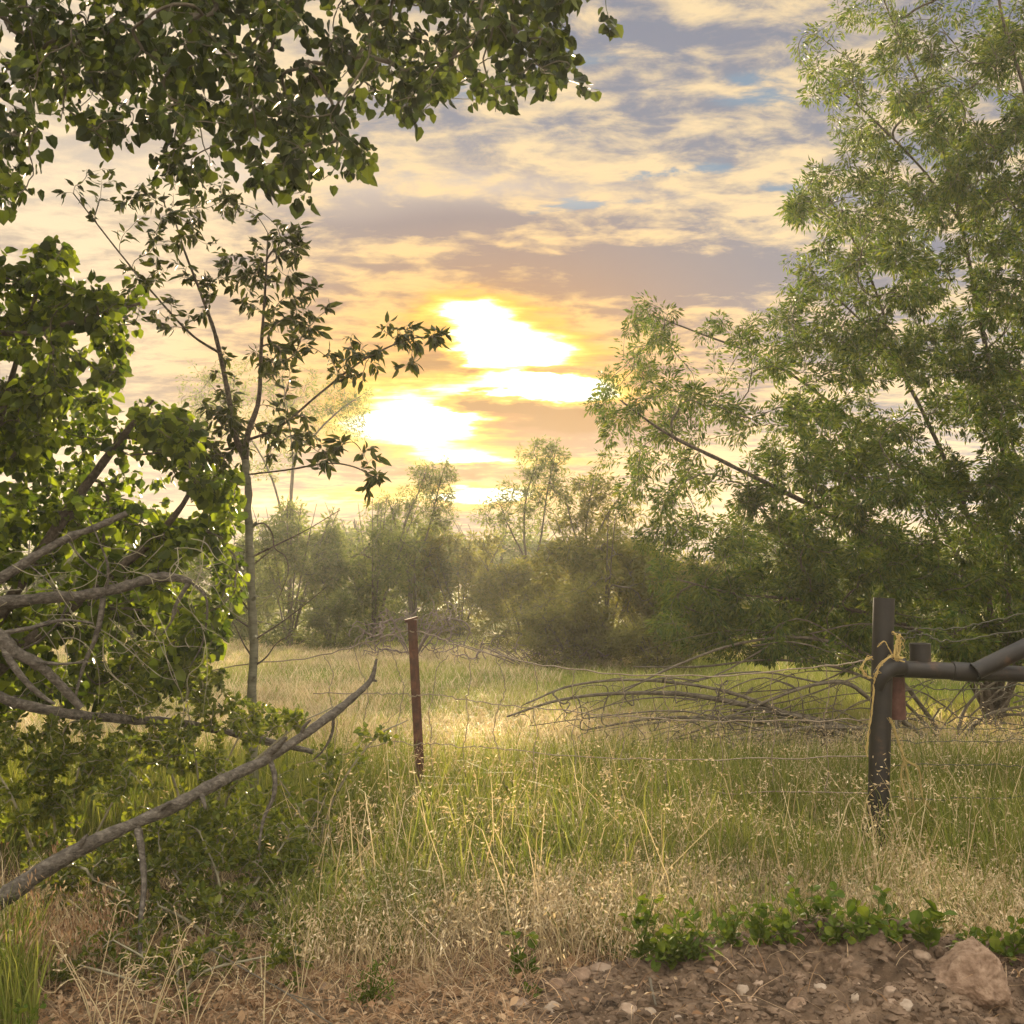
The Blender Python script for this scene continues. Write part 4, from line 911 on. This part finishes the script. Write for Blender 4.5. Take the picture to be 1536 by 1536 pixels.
ptree(625, 23.5, [[(612, 850), (605, 790), (625, 740), (640, 700)], [(618, 860), (640, 800), (655, 740), (665, 700)], [(622, 860), (600, 820), (590, 770), (580, 740)]],
      [(650, 715, 42, 35, 90), (625, 760, 60, 40, 80), (590, 770, 45, 40, 50), (665, 770, 30, 30, 30)], 'round-topped hazy tree with thin forked stems at the meadow edge', 31, 'farleaf', 26)
ptree(800, 22, [[(792, 860), (786, 800), (790, 740), (805, 690)], [(800, 860), (812, 800), (820, 740), (830, 690)], [(790, 850), (770, 800), (755, 770)]],
      [(815, 690, 42, 38, 90), (790, 740, 50, 35, 60), (835, 740, 40, 50, 60), (740, 765, 35, 30, 30), (775, 780, 45, 30, 35)], 'twin-stemmed hazy tree right of the setting sun', 32, 'farleaf', 26)
ptree(437, 29, [[(437, 840), (436, 760), (438, 690), (430, 620), (420, 560)], [(436, 830), (425, 780), (400, 700), (350, 620), (310, 570)], [(438, 700), (470, 650), (510, 610), (540, 590)]],
      [(330, 580, 75, 60, 90), (300, 640, 50, 50, 40), (430, 600, 70, 70, 70), (500, 600, 60, 50, 70), (530, 630, 35, 35, 25), (400, 680, 60, 40, 40)], 'tall pale feathery tree seen behind the leaves of the young tree', 33, 'farleaf', 24, .085, .05)
ptree(880, 19, [[(880, 860), (880, 780), (890, 720)], [(882, 850), (905, 780), (930, 740)], [(878, 850), (860, 790), (850, 750)]],
      [(890, 740, 50, 50, 70), (930, 770, 60, 40, 60), (860, 790, 40, 40, 40)], 'dark hazy tree between the twin-stemmed tree and the willow', 34, 'faroliv', 30, .07)
# brush pile of bare twigs
g = np.random.default_rng(91)
bpx = xw(620, 18.7)
bgplant('brush_pile', 'heap of bare mauve-brown twigs behind the rusty T-post', 'brush', (bpx, 18.7), fan(1.1, 1.3, 14, g), [(0, 0, .5, 1.25, .7, .55, 330), (.5, 0, .8, .6, .5, .4, 80), (-.6, 0, .35, .6, .5, .35, 80)], 0, 0, 91, 'farleaf', NARR, .015, 'mauve', None, .006)
bgplant('brush_pile', 'low heap of bare twigs under the olive bushes in the middle', 'brush', (xw(800, 17), 17), fan(.6, 1.4, 12, g), [(0, 0, .3, 1.6, .6, .35, 260)], 0, 0, 92, 'farleaf', NARR, .012, 'mauve', None, .006)

# ------------------------------------------------------------------ weeds at the front
def weed(px, py, d, hpx, wpx, label, seed, size=.035, ns=7, nl=6, tpl=ROUND, mat='weed', cat='weed', name='weed_plant', up=.5):
    g = np.random.default_rng(seed); b = gpt(px, py) if py < 1530 else pt(px, py, d); d = b[1]; b[2] = float(H(b[0], b[1])) - .01
    o = thing(name, tuple(b), label, cat, 'green weeds behind the dirt mound')
    h = max(.05, pt(px, py - hpx, d)[2] - b[2]); w = wpx / F * d * .62; size *= .8; ns = int(ns * 1.4)
    e = np.stack([(g.random(ns) * 2 - 1) * w, (g.random(ns) * 2 - 1) * w * .7, h * (.25 + .8 * g.random(ns))], 1) + b
    t = np.linspace(0, 1, 6)[None, :, None]; P = b + (e - b)[:, None, :] * t; P[:, :, :2] = b[:2] + (e - b)[:, None, :2] * t ** 1.6
    Rr = np.tile(np.linspace(.0022, .001, 6), (ns, 1))
    mb = MB(); V, Fc = tubes(P, Rr, 4); mb.add(V, Fc); part(mb, 'stems', M['weed'], o, True)
    mb = MB(); leafy(mb, P, nl, size, tpl, g, -.25, .9, .35, .15, up, .25, .1); part(mb, 'leaves', M[mat], o)
for i, a in enumerate([
  (962, 1445, 4.0, 100, 45, 'tallest broadleaf weed at the left end of the green weeds, with round leaves on top', 101, .040, 8, 7),
  (1005, 1450, 3.95, 85, 70, 'bushy bright green weed beside the tallest broadleaf weed', 102, .042, 12, 8),
  (1040, 1440, 3.95, 70, 60, 'narrow-leaved green weed just left of the flat brown stone', 103, .045, 12, 8, LANC),
  (1095, 1425, 4.05, 60, 50, 'leafy weed directly behind the flat brown stone', 104, .036, 9, 7),
  (1140, 1420, 4.05, 75, 50, 'weed with upright round leaves behind the pale pointed stone', 105, .036, 9, 7),
  (1185, 1418, 4.05, 70, 50, 'clump of green weed behind the left half of the mound crest', 106, .034, 9, 7),
  (1250, 1415, 4.05, 55, 50, 'low weed behind the top of the mound', 107, .036, 8, 6),
  (1290, 1415, 4.05, 60, 45, 'weed with two slanting oval leaves below the pipe post', 108, .042, 6, 5),
  (1340, 1420, 4.05, 50, 45, 'small low weed right of the pipe post foot', 109, .034, 7, 6),
  (1392, 1425, 4.0, 62, 40, 'weed with tall broad pale leaves above the lump with pale roots', 110, .050, 7, 5),
  (1455, 1432, 4.0, 45, 50, 'low weed above the big angular rock', 111, .032, 8, 6),
  (1120, 1392, 4.45, 60, 70, 'weed poking out of the dry grass behind the leafy weed and flat stone', 121, .036, 7, 6),
  (1215, 1385, 4.5, 70, 80, 'taller weed set back in the dry grass behind the mound crest', 122, .036, 8, 6),
  (1315, 1392, 4.4, 60, 70, 'weed set back in dry grass just below the pipe post', 123, .036, 7, 6),
  (990, 1405, 4.3, 75, 80, 'pale weed rising behind the tallest broadleaf weed', 124, .036, 9, 7),
  (925, 1440, 4.05, 40, 50, 'low weed at the far left end of the green weeds, above the slab stone', 125, .032, 6, 5),
  (1430, 1400, 4.3, 60, 70, 'weed in straw behind and left of the big angular rock', 126, .034, 7, 6),
  (1515, 1440, 3.95, 60, 60, 'weed at the right edge above the big angular rock', 112, .036, 10, 7),
  (786, 1470, 3.85, 72, 40, 'lone leafy weed standing in dead leaves left of the dirt mound', 113, .045, 7, 5),
  (1058, 1380, 4.4, 90, 30, 'single round-leaved shoot rising out of dry grass above the weeds', 114, .032, 4, 5),
  (800, 1490, 3.75, 25, 30, 'tiny low weed below the lone leafy weed', 115, .030, 4, 4),
  (556, 1510, 3.6, 80, 70, 'feathery bright green weed among dead leaves below the long shrub', 116, .030, 16, 12, NARR),
  (570, 1420, 3.95, 40, 24, 'small two-leaved sprout above the feathery weed', 117, .030, 3, 4),
  (440, 1490, 3.7, 25, 30, 'little round-leaved sprout beside the flat pale stone', 118, .022, 5, 5),
  (270, 1528, 3.5, 40, 50, 'small feathery green weed at the bottom left among bare stalks', 119, .028, 9, 9, NARR),
  (30, 1530, 3.5, 50, 90, 'pale green round-leaved weed in the bottom left corner', 120, .028, 10, 6)]):
    weed(*a)

# dry stalks bottom left
def stalk(px, py, d, hpx, label, seed, n=5):
    g = np.random.default_rng(seed); b = pt(px, py, d); b[2] = float(H(b[0], b[1])) - .01
    o = thing('dry_stalk', tuple(b), label, 'dry plant', 'bare dry stalks in the lower left')
    h = pt(px, py - hpx, d)[2] - b[2]
    sk = []
    for i in range(n):
        a = g.normal(size=2) * .18 * h; hh = h * (.5 + .5 * g.random()) if i else h
        sk.append(np.array([[0, 0, 0], [a[0] * .3, a[1] * .3, hh * .4], [a[0] * .7, a[1] * .7, hh * .75], [a[0], a[1], hh]]) + b)
    T = np.vstack([s[-1] + g.normal(size=(6, 3)) * np.array([.035, .035, .06]) - np.array([0, 0, .06]) for s in sk])
    P, Rr = grow(sk, T, 5, .4, 0, seed, .0010, .3, .02, .002)
    mb = MB()
    for s in sk: tube(mb, s, np.linspace(.0024, .0011, 4), 5, 5, .05, 1)
    V, Fc = tubes(P, Rr, 4); mb.add(V, Fc); part(mb, 'stems', M['straw'], o, True)
    e = np.vstack([P[:, -1], P[:, -2]]); mb = MB(); lumps(mb, e, np.full(len(e), .0048), g); part(mb, 'seed_heads', M['straw'], o, True)
stalk(172, 1560, 3.5, 165, 'branching bare straw stalk at the bottom left, nearest the corner', 201, 6)
stalk(222, 1540, 3.55, 150, 'thin pale stalk dotted with seed buds right of the branching stalk', 202, 4)
stalk(285, 1545, 3.6, 150, 'tall budded dry stalk below the dense dark shrub', 203, 4)
stalk(140, 1500, 3.7, 140, 'leaning dry stalk beside the drooping brown grass heads', 204, 4)
stalk(395, 1550, 3.6, 110, 'short dry stalk standing in the dead leaves', 205, 3)
stalk(450, 1480, 3.9, 110, 'bent dry stalk left of the feathery green weed', 206, 3)
# drooping brown brome heads lower left
def brome(px, py, d, hpx, wpx, label, seed, n=34, k=16, big=.026):
    g = np.random.default_rng(seed); b = pt(px, py, d); b[2] = float(H(b[0], b[1]))
    o = thing('brome_tuft', tuple(b), label, 'dry grass', 'tufts of drooping brome grass')
    mb = MB(); h = pt(px, py - hpx, d)[2] - b[2]; w = wpx / F * d
    P = b + np.stack([g.normal(size=n) * .04, g.normal(size=n) * .04, np.zeros(n)], 1)
    t, ld = blades(mb, P, h * (.7 + .5 * g.random(n)), np.full(n, .003), .2 + .35 * g.random(n), g, None, None)
    pp = np.repeat(t, k, 0) + g.normal(size=(n * k, 3)) * np.array([.025, .025, .035]) - np.array([0, 0, .03])
    D = np.repeat(unit(ld), k, 0) * .35 + g.normal(size=pp.shape) * .25 + np.array([0, 0, -1])
    part(mb, 'stems', M['straw'], o)
    mb = MB(); place(mb, NARR, pp, D, g.normal(size=pp.shape), big * (.7 + .7 * g.random(len(pp))), g, None, np.full(len(pp), .75)); part(mb, 'seed_heads', M['dryleaf'], o)
brome(110, 1470, 4.1, 120, 60, 'tuft of drooping brownish brome heads under the lower end of the long broken branch', 301)
brome(60, 1490, 4.0, 110, 60, 'tuft of drooping brome heads at the left edge above the corner grass', 302, 24)
brome(160, 1440, 4.3, 90, 40, 'small tuft of hanging brome heads right of the larger brown tuft', 303, 18)
brome(10, 1420, 4.2, 150, 30, 'tall straw-coloured grass plume at the left edge above the broken branch', 304, 8, 22, .03)

# a few sizeable curled dry leaves and loose sticks
def dryleaf(px, py, d, wpx, label, seed, rn=.5):
    g = np.random.default_rng(seed); c = gpt(px, py, .012); d = c[1]; mb = MB(); n = 9
    u, v = np.meshgrid(np.linspace(-1, 1, n), np.linspace(0, 1, n)); s = wpx / F * d * .62
    wv = np.sin(math.pi * np.clip(v, .02, .98)) ** .7 * .42 * (1 + .15 * np.cos(v * 19))
    V = np.stack([u * wv, v - .5, .9 * (u * wv) ** 2 + .25 * (v - .5) ** 2 + .03 * np.sin(u * 7 + v * 5)], -1).reshape(-1, 3) * s
    a, b, cc = g.random(3) * np.array([6.28, .9, 6.28]); ca, sa, cb, sb = math.cos(a), math.sin(a), math.cos(b), math.sin(b)
    V = V @ np.array([[ca, -sa, 0], [sa, ca, 0], [0, 0, 1]]).T @ np.array([[1, 0, 0], [0, cb, -sb], [0, sb, cb]]).T
    i = (np.arange(n - 1)[:, None] * n + np.arange(n - 1)).ravel()
    mb.add(V + c, np.stack([i, i + 1, i + n + 1, i + n], 1), np.full(len(i), rn))
    tag(mb.build('dry_leaf', M['dryleaf'], smooth=True, loc=c), label, 'leaf', 'large curled dead leaves')
for i, a in enumerate([(858, 1446, 3.95, 46, 'orange-brown curled leaf behind the slanted slab stone', .35), (822, 1440, 4.0, 44, 'tall tan curled leaf beside the orange-brown leaf', .6), (735, 1445, 3.95, 44, 'dark brown dead leaf left of the lone leafy weed', .1),
    (640, 1480, 3.75, 60, 'long folded tan leaf in the litter right of the feathery weed', .5), (680, 1490, 3.7, 44, 'brown dead leaf right of the long folded tan leaf', .15), (535, 1405, 4.1, 40, 'pale dead leaf at the foot of the tan dry grass', .62),
    (420, 1470, 3.8, 34, 'whitish curled leaf under the dense dark shrub', .68), (385, 1505, 3.65, 40, 'red-brown dead leaf near the short dry stalk', .05), (860, 1405, 4.2, 30, 'small rust-red leaf caught in the tan grass', .02), (470, 1465, 3.85, 40, 'buff dead leaf above the flat pale stone', .4), (590, 1520, 3.55, 40, 'brown leaf at the bottom edge below the long folded leaf', .2)]):
    dryleaf(a[0], a[1], a[2], a[3], a[4], 400 + i, a[5])
limb('stick', 'short pale bent root standing on the mound crest', [(1132, 1427, 3.72), (1131, 1440, 3.7), (1136, 1457, 3.66)], [1.6, 2.2, 1.6], 'paletwig', 'stick')
limb('stick', 'thin brown stick lying on the left part of the mound', [(975, 1468, 3.7), (979, 1490, 3.62), (984, 1508, 3.54)], [2, 2.2, 1.8], 'twig', 'stick')
limb('stick', 'thick grey stick at the foot of the big angular rock', [(1418, 1522, 3.42), (1440, 1530, 3.4), (1470, 1545, 3.38)], [4, 4.5, 4], 'greybark', 'stick')
limb('root', 'thin pale looping root on top of the mound left of the big rock', [(1345, 1423, 3.74), (1372, 1425, 3.72), (1395, 1432, 3.7), (1402, 1445, 3.66), (1392, 1456, 3.62)], [1.2, 1.6, 1.6, 1.4, 1.2], 'paletwig', 'root', twigs=[([(1395, 1432, 3.7), (1420, 1420, 3.72), (1445, 1416, 3.74)], 1.4)])
limb('stick', 'long tan stalk sloping down through the litter at the lower left', [(300, 1415, 4.1), (360, 1450, 3.95), (430, 1490, 3.8), (480, 1525, 3.65), (520, 1550, 3.55)], [1, 1.3, 1.3, 1.2, 1], 'twig', 'stick', twigs=[([(430, 1490, 3.8), (470, 1500, 3.72), (530, 1496, 3.7)], .9)])

# ------------------------------------------------------------------ sun + sky
SUNP = (705, 590)
sv = unit(pt(SUNP[0], SUNP[1], 1.0) - np.array([0, 0, CAMZ]))
el = math.asin(sv[2]); az = math.atan2(sv[0], sv[1])
sun = bpy.data.lights.new('sun', 'SUN'); so = bpy.data.objects.new('sun', sun); C.objects.link(so)
sun.energy = 5.0; sun.angle = R(2.5); sun.color = (1, .80, .52)
so.rotation_euler = Vector(sv).to_track_quat('Z', 'Y').to_euler(); so.location = (0, 30, 20)
w = bpy.data.worlds.new('World'); scene.world = w; w.use_nodes = True; nt = w.node_tree
for n in list(nt.nodes): nt.nodes.remove(n)
L = nt.links
def val(s, x):
    if isinstance(x, (int, float)): s.default_value = x
    else: L.new(x, s)
def m_(op, a, b=0., c=0., clamp=False):
    n = nt.nodes.new('ShaderNodeMath'); n.operation = op; n.use_clamp = clamp
    val(n.inputs[0], a); val(n.inputs[1], b); val(n.inputs[2], c); return n.outputs[0]
def sm(x, a, b):
    n = nt.nodes.new('ShaderNodeMapRange'); n.interpolation_type = 'SMOOTHSTEP'; val(n.inputs['Value'], x); n.inputs['From Min'].default_value = a; n.inputs['From Max'].default_value = b; return n.outputs[0]
def cm(x, y, z):
    n = nt.nodes.new('ShaderNodeCombineXYZ'); val(n.inputs[0], x); val(n.inputs[1], y); val(n.inputs[2], z); return n.outputs[0]
def nz(v, s, d=5, r=.55, dist=0.):
    n = nt.nodes.new('ShaderNodeTexNoise'); n.inputs['Scale'].default_value = s; n.inputs['Detail'].default_value = d; n.inputs['Roughness'].default_value = r; n.inputs['Distortion'].default_value = dist
    L.new(v, n.inputs['Vector']); return n.outputs['Fac']
def mixc(f, a, b, bt='MIX'):
    n = nt.nodes.new('ShaderNodeMix'); n.data_type = 'RGBA'; n.blend_type = bt; n.clamp_factor = True
    val(n.inputs[0], f)
    for s, x in ((n.inputs[6], a), (n.inputs[7], b)):
        if isinstance(x, tuple): s.default_value = (*x, 1)
        else: L.new(x, s)
    return n.outputs[2]
tc = nt.nodes.new('ShaderNodeTexCoord'); sp = nt.nodes.new('ShaderNodeSeparateXYZ'); L.new(tc.outputs['Generated'], sp.inputs[0])
x, y, z = sp.outputs
zp = m_('ADD', m_('MAXIMUM', z, 0.), .10)
qx = m_('DIVIDE', x, zp); qy = m_('DIVIDE', y, zp)
q = cm(m_('MULTIPLY', qx, .62), qy, 0.)
n1 = nz(q, 1.25, 7, .55, .3); n2 = nz(cm(m_('MULTIPLY', qx, .8), m_('MULTIPLY', qy, 1.15), 2.), 8.5, 6, .62, .25); n3 = nz(cm(m_('MULTIPLY', qx, .35), qy, 4.), .8, 3, .5)
ys = m_('MAXIMUM', y, .05)
u = m_('ADD', m_('MULTIPLY', m_('DIVIDE', x, ys), F), 768.); v = m_('SUBTRACT', 860., m_('MULTIPLY', m_('DIVIDE', z, ys), F))
front = sm(y, .05, .35)
wa = nz(cm(m_('DIVIDE', u, 170.), m_('DIVIDE', v, 42.), 1.), 1., 5, .6); wb = nz(cm(m_('DIVIDE', u, 170.), m_('DIVIDE', v, 42.), 7.), 1., 5, .6)
uu = m_('ADD', u, m_('MULTIPLY', m_('SUBTRACT', wa, .5), 190.)); vv = m_('ADD', v, m_('MULTIPLY', m_('SUBTRACT', wb, .5), 80.))
def blob(cx, cy, sx, sy, wgt, U=None, V=None):
    a = m_('DIVIDE', m_('SUBTRACT', uu if U is None else U, cx), sx); b = m_('DIVIDE', m_('SUBTRACT', vv if V is None else V, cy), sy)
    return m_('MULTIPLY', m_('EXPONENT', m_('MULTIPLY', m_('ADD', m_('MULTIPLY', a, a), m_('MULTIPLY', b, b)), -1.)), wgt)
def total(l):
    s = None
    for b in l:
        e = blob(*b); s = e if s is None else m_('ADD', s, e)
    return m_('MULTIPLY', s, front)
bright = total([(640, 628, 120, 42, 1.3), (760, 520, 95, 40, 1.2), (850, 578, 95, 24, 1.2), (700, 462, 70, 28, .85), (735, 742, 70, 14, .9), (720, 690, 110, 12, .6), (700, 590, 150, 110, .25), (600, 745, 160, 14, .35)])
dark = total([(725, 604, 85, 12, 1.5), (650, 540, 50, 32, .8), (830, 556, 75, 10, 1.1), (850, 628, 130, 26, .9), (700, 560, 40, 8, .5), (690, 712, 150, 10, .5)])
n4 = nz(cm(m_('DIVIDE', u, 210.), m_('DIVIDE', v, 15.), 3.), 1., 4, .6)
B_ = m_('SUBTRACT', bright, dark)
B_ = m_('ADD', B_, m_('MULTIPLY', m_('MULTIPLY', m_('SUBTRACT', n4, .5), 1.1), m_('MULTIPLY', blob(715, 590, 230, 160, 1., u, v), front)))
greyb = total([(640, 322, 150, 26, .9), (1010, 402, 230, 34, .9), (880, 640, 190, 30, .6), (560, 690, 160, 16, .5), (1000, 330, 200, 16, .3), (930, 40, 150, 40, .35), (820, 385, 200, 14, .4)])
glow = blob(715, 575, 340, 200, 1., u, v); glow = m_('MULTIPLY', glow, front)
wide = m_('MULTIPLY', blob(640, 650, 620, 270, 1., u, v), front)
lum = sm(m_('ADD', m_('ADD', m_('MULTIPLY', n1, .42), m_('MULTIPLY', n2, .58)), m_('MULTIPLY', greyb, -.26)), .405, .575)
base = mixc(lum, (.19, .215, .30), (.90, .68, .39))
base = mixc(m_('MULTIPLY', sm(u, 620., 150.), .7), base, mixc(lum, (.60, .46, .33), (.98, .78, .53)))
warm = mixc(lum, (.37, .225, .12), (.98, .58, .20))
base = mixc(m_('MULTIPLY', wide, .6), base, warm)
hot = mixc(lum, (.55, .20, .012), (1.05, .50, .03))
base = mixc(m_('MULTIPLY', glow, .92), base, hot)
base = mixc(sm(B_, -.02, -.4), base, (.40, .16, .02))
base = mixc(sm(B_, .02, .36), base, (1.08, .52, .02))
base = mixc(sm(B_, .24, .56), base, (1.25, .90, .12))
base = mixc(sm(B_, .42, .85), base, (2.6, 2.45, 1.9))
blue = total([(1010, 242, 110, 15, 1.), (880, 298, 110, 12, .9), (1160, 120, 80, 40, .8), (880, 60, 70, 14, .5), (1190, 270, 60, 20, .7), (700, 120, 40, 25, .5)])
base = mixc(m_('MULTIPLY', sm(m_('MULTIPLY', blue, m_('SUBTRACT', 1.25, lum)), .2, .8), .8), base, (.15, .28, .42))
# unseen sky behind the camera, brightened as added fill for the foreground
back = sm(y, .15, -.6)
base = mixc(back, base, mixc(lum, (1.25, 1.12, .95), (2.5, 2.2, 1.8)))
hi = sm(z, .50, .80)  # overhead sky out of view, brightened as fill on the ground
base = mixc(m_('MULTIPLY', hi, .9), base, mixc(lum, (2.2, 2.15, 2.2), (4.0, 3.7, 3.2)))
sky = nt.nodes.new('ShaderNodeTexSky'); sky.sky_type = 'NISHITA'; sky.sun_disc = False; sky.sun_elevation = el; sky.sun_rotation = az; sky.air_density = 1.2; sky.dust_density = 2
bg1 = nt.nodes.new('ShaderNodeBackground'); L.new(sky.outputs[0], bg1.inputs[0]); bg1.inputs[1].default_value = .05
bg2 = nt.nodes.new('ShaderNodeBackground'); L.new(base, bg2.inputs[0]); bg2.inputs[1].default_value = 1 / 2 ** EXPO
gap = m_('MULTIPLY', m_('MULTIPLY', sm(n3, .56, .70), m_('SUBTRACT', 1., lum)), m_('SUBTRACT', 1., glow))
cov = m_('SUBTRACT', 1., m_('MULTIPLY', gap, .25), 0., True)
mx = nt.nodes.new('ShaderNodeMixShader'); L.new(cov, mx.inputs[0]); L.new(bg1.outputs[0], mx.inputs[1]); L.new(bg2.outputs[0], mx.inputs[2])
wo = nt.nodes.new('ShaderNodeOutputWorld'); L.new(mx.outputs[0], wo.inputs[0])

# ------------------------------------------------------------------ haze
HAZE = 0.0013
if HAZE:
    mb = MB(); boxm(mb, (0, 40, 5.5), (140, 108, 13)); m, hn, out = newmat('haze')
    pv = hn.nodes.new('ShaderNodeVolumePrincipled'); pv.inputs['Density'].default_value = HAZE; pv.inputs['Color'].default_value = (.92, .90, .86, 1); pv.inputs['Anisotropy'].default_value = .42
    hn.links.new(pv.outputs[0], out.inputs['Volume']); hz = mb.build('haze', m); tag(hz, 'thin warm evening haze over the meadow', 'haze', kind='stuff')
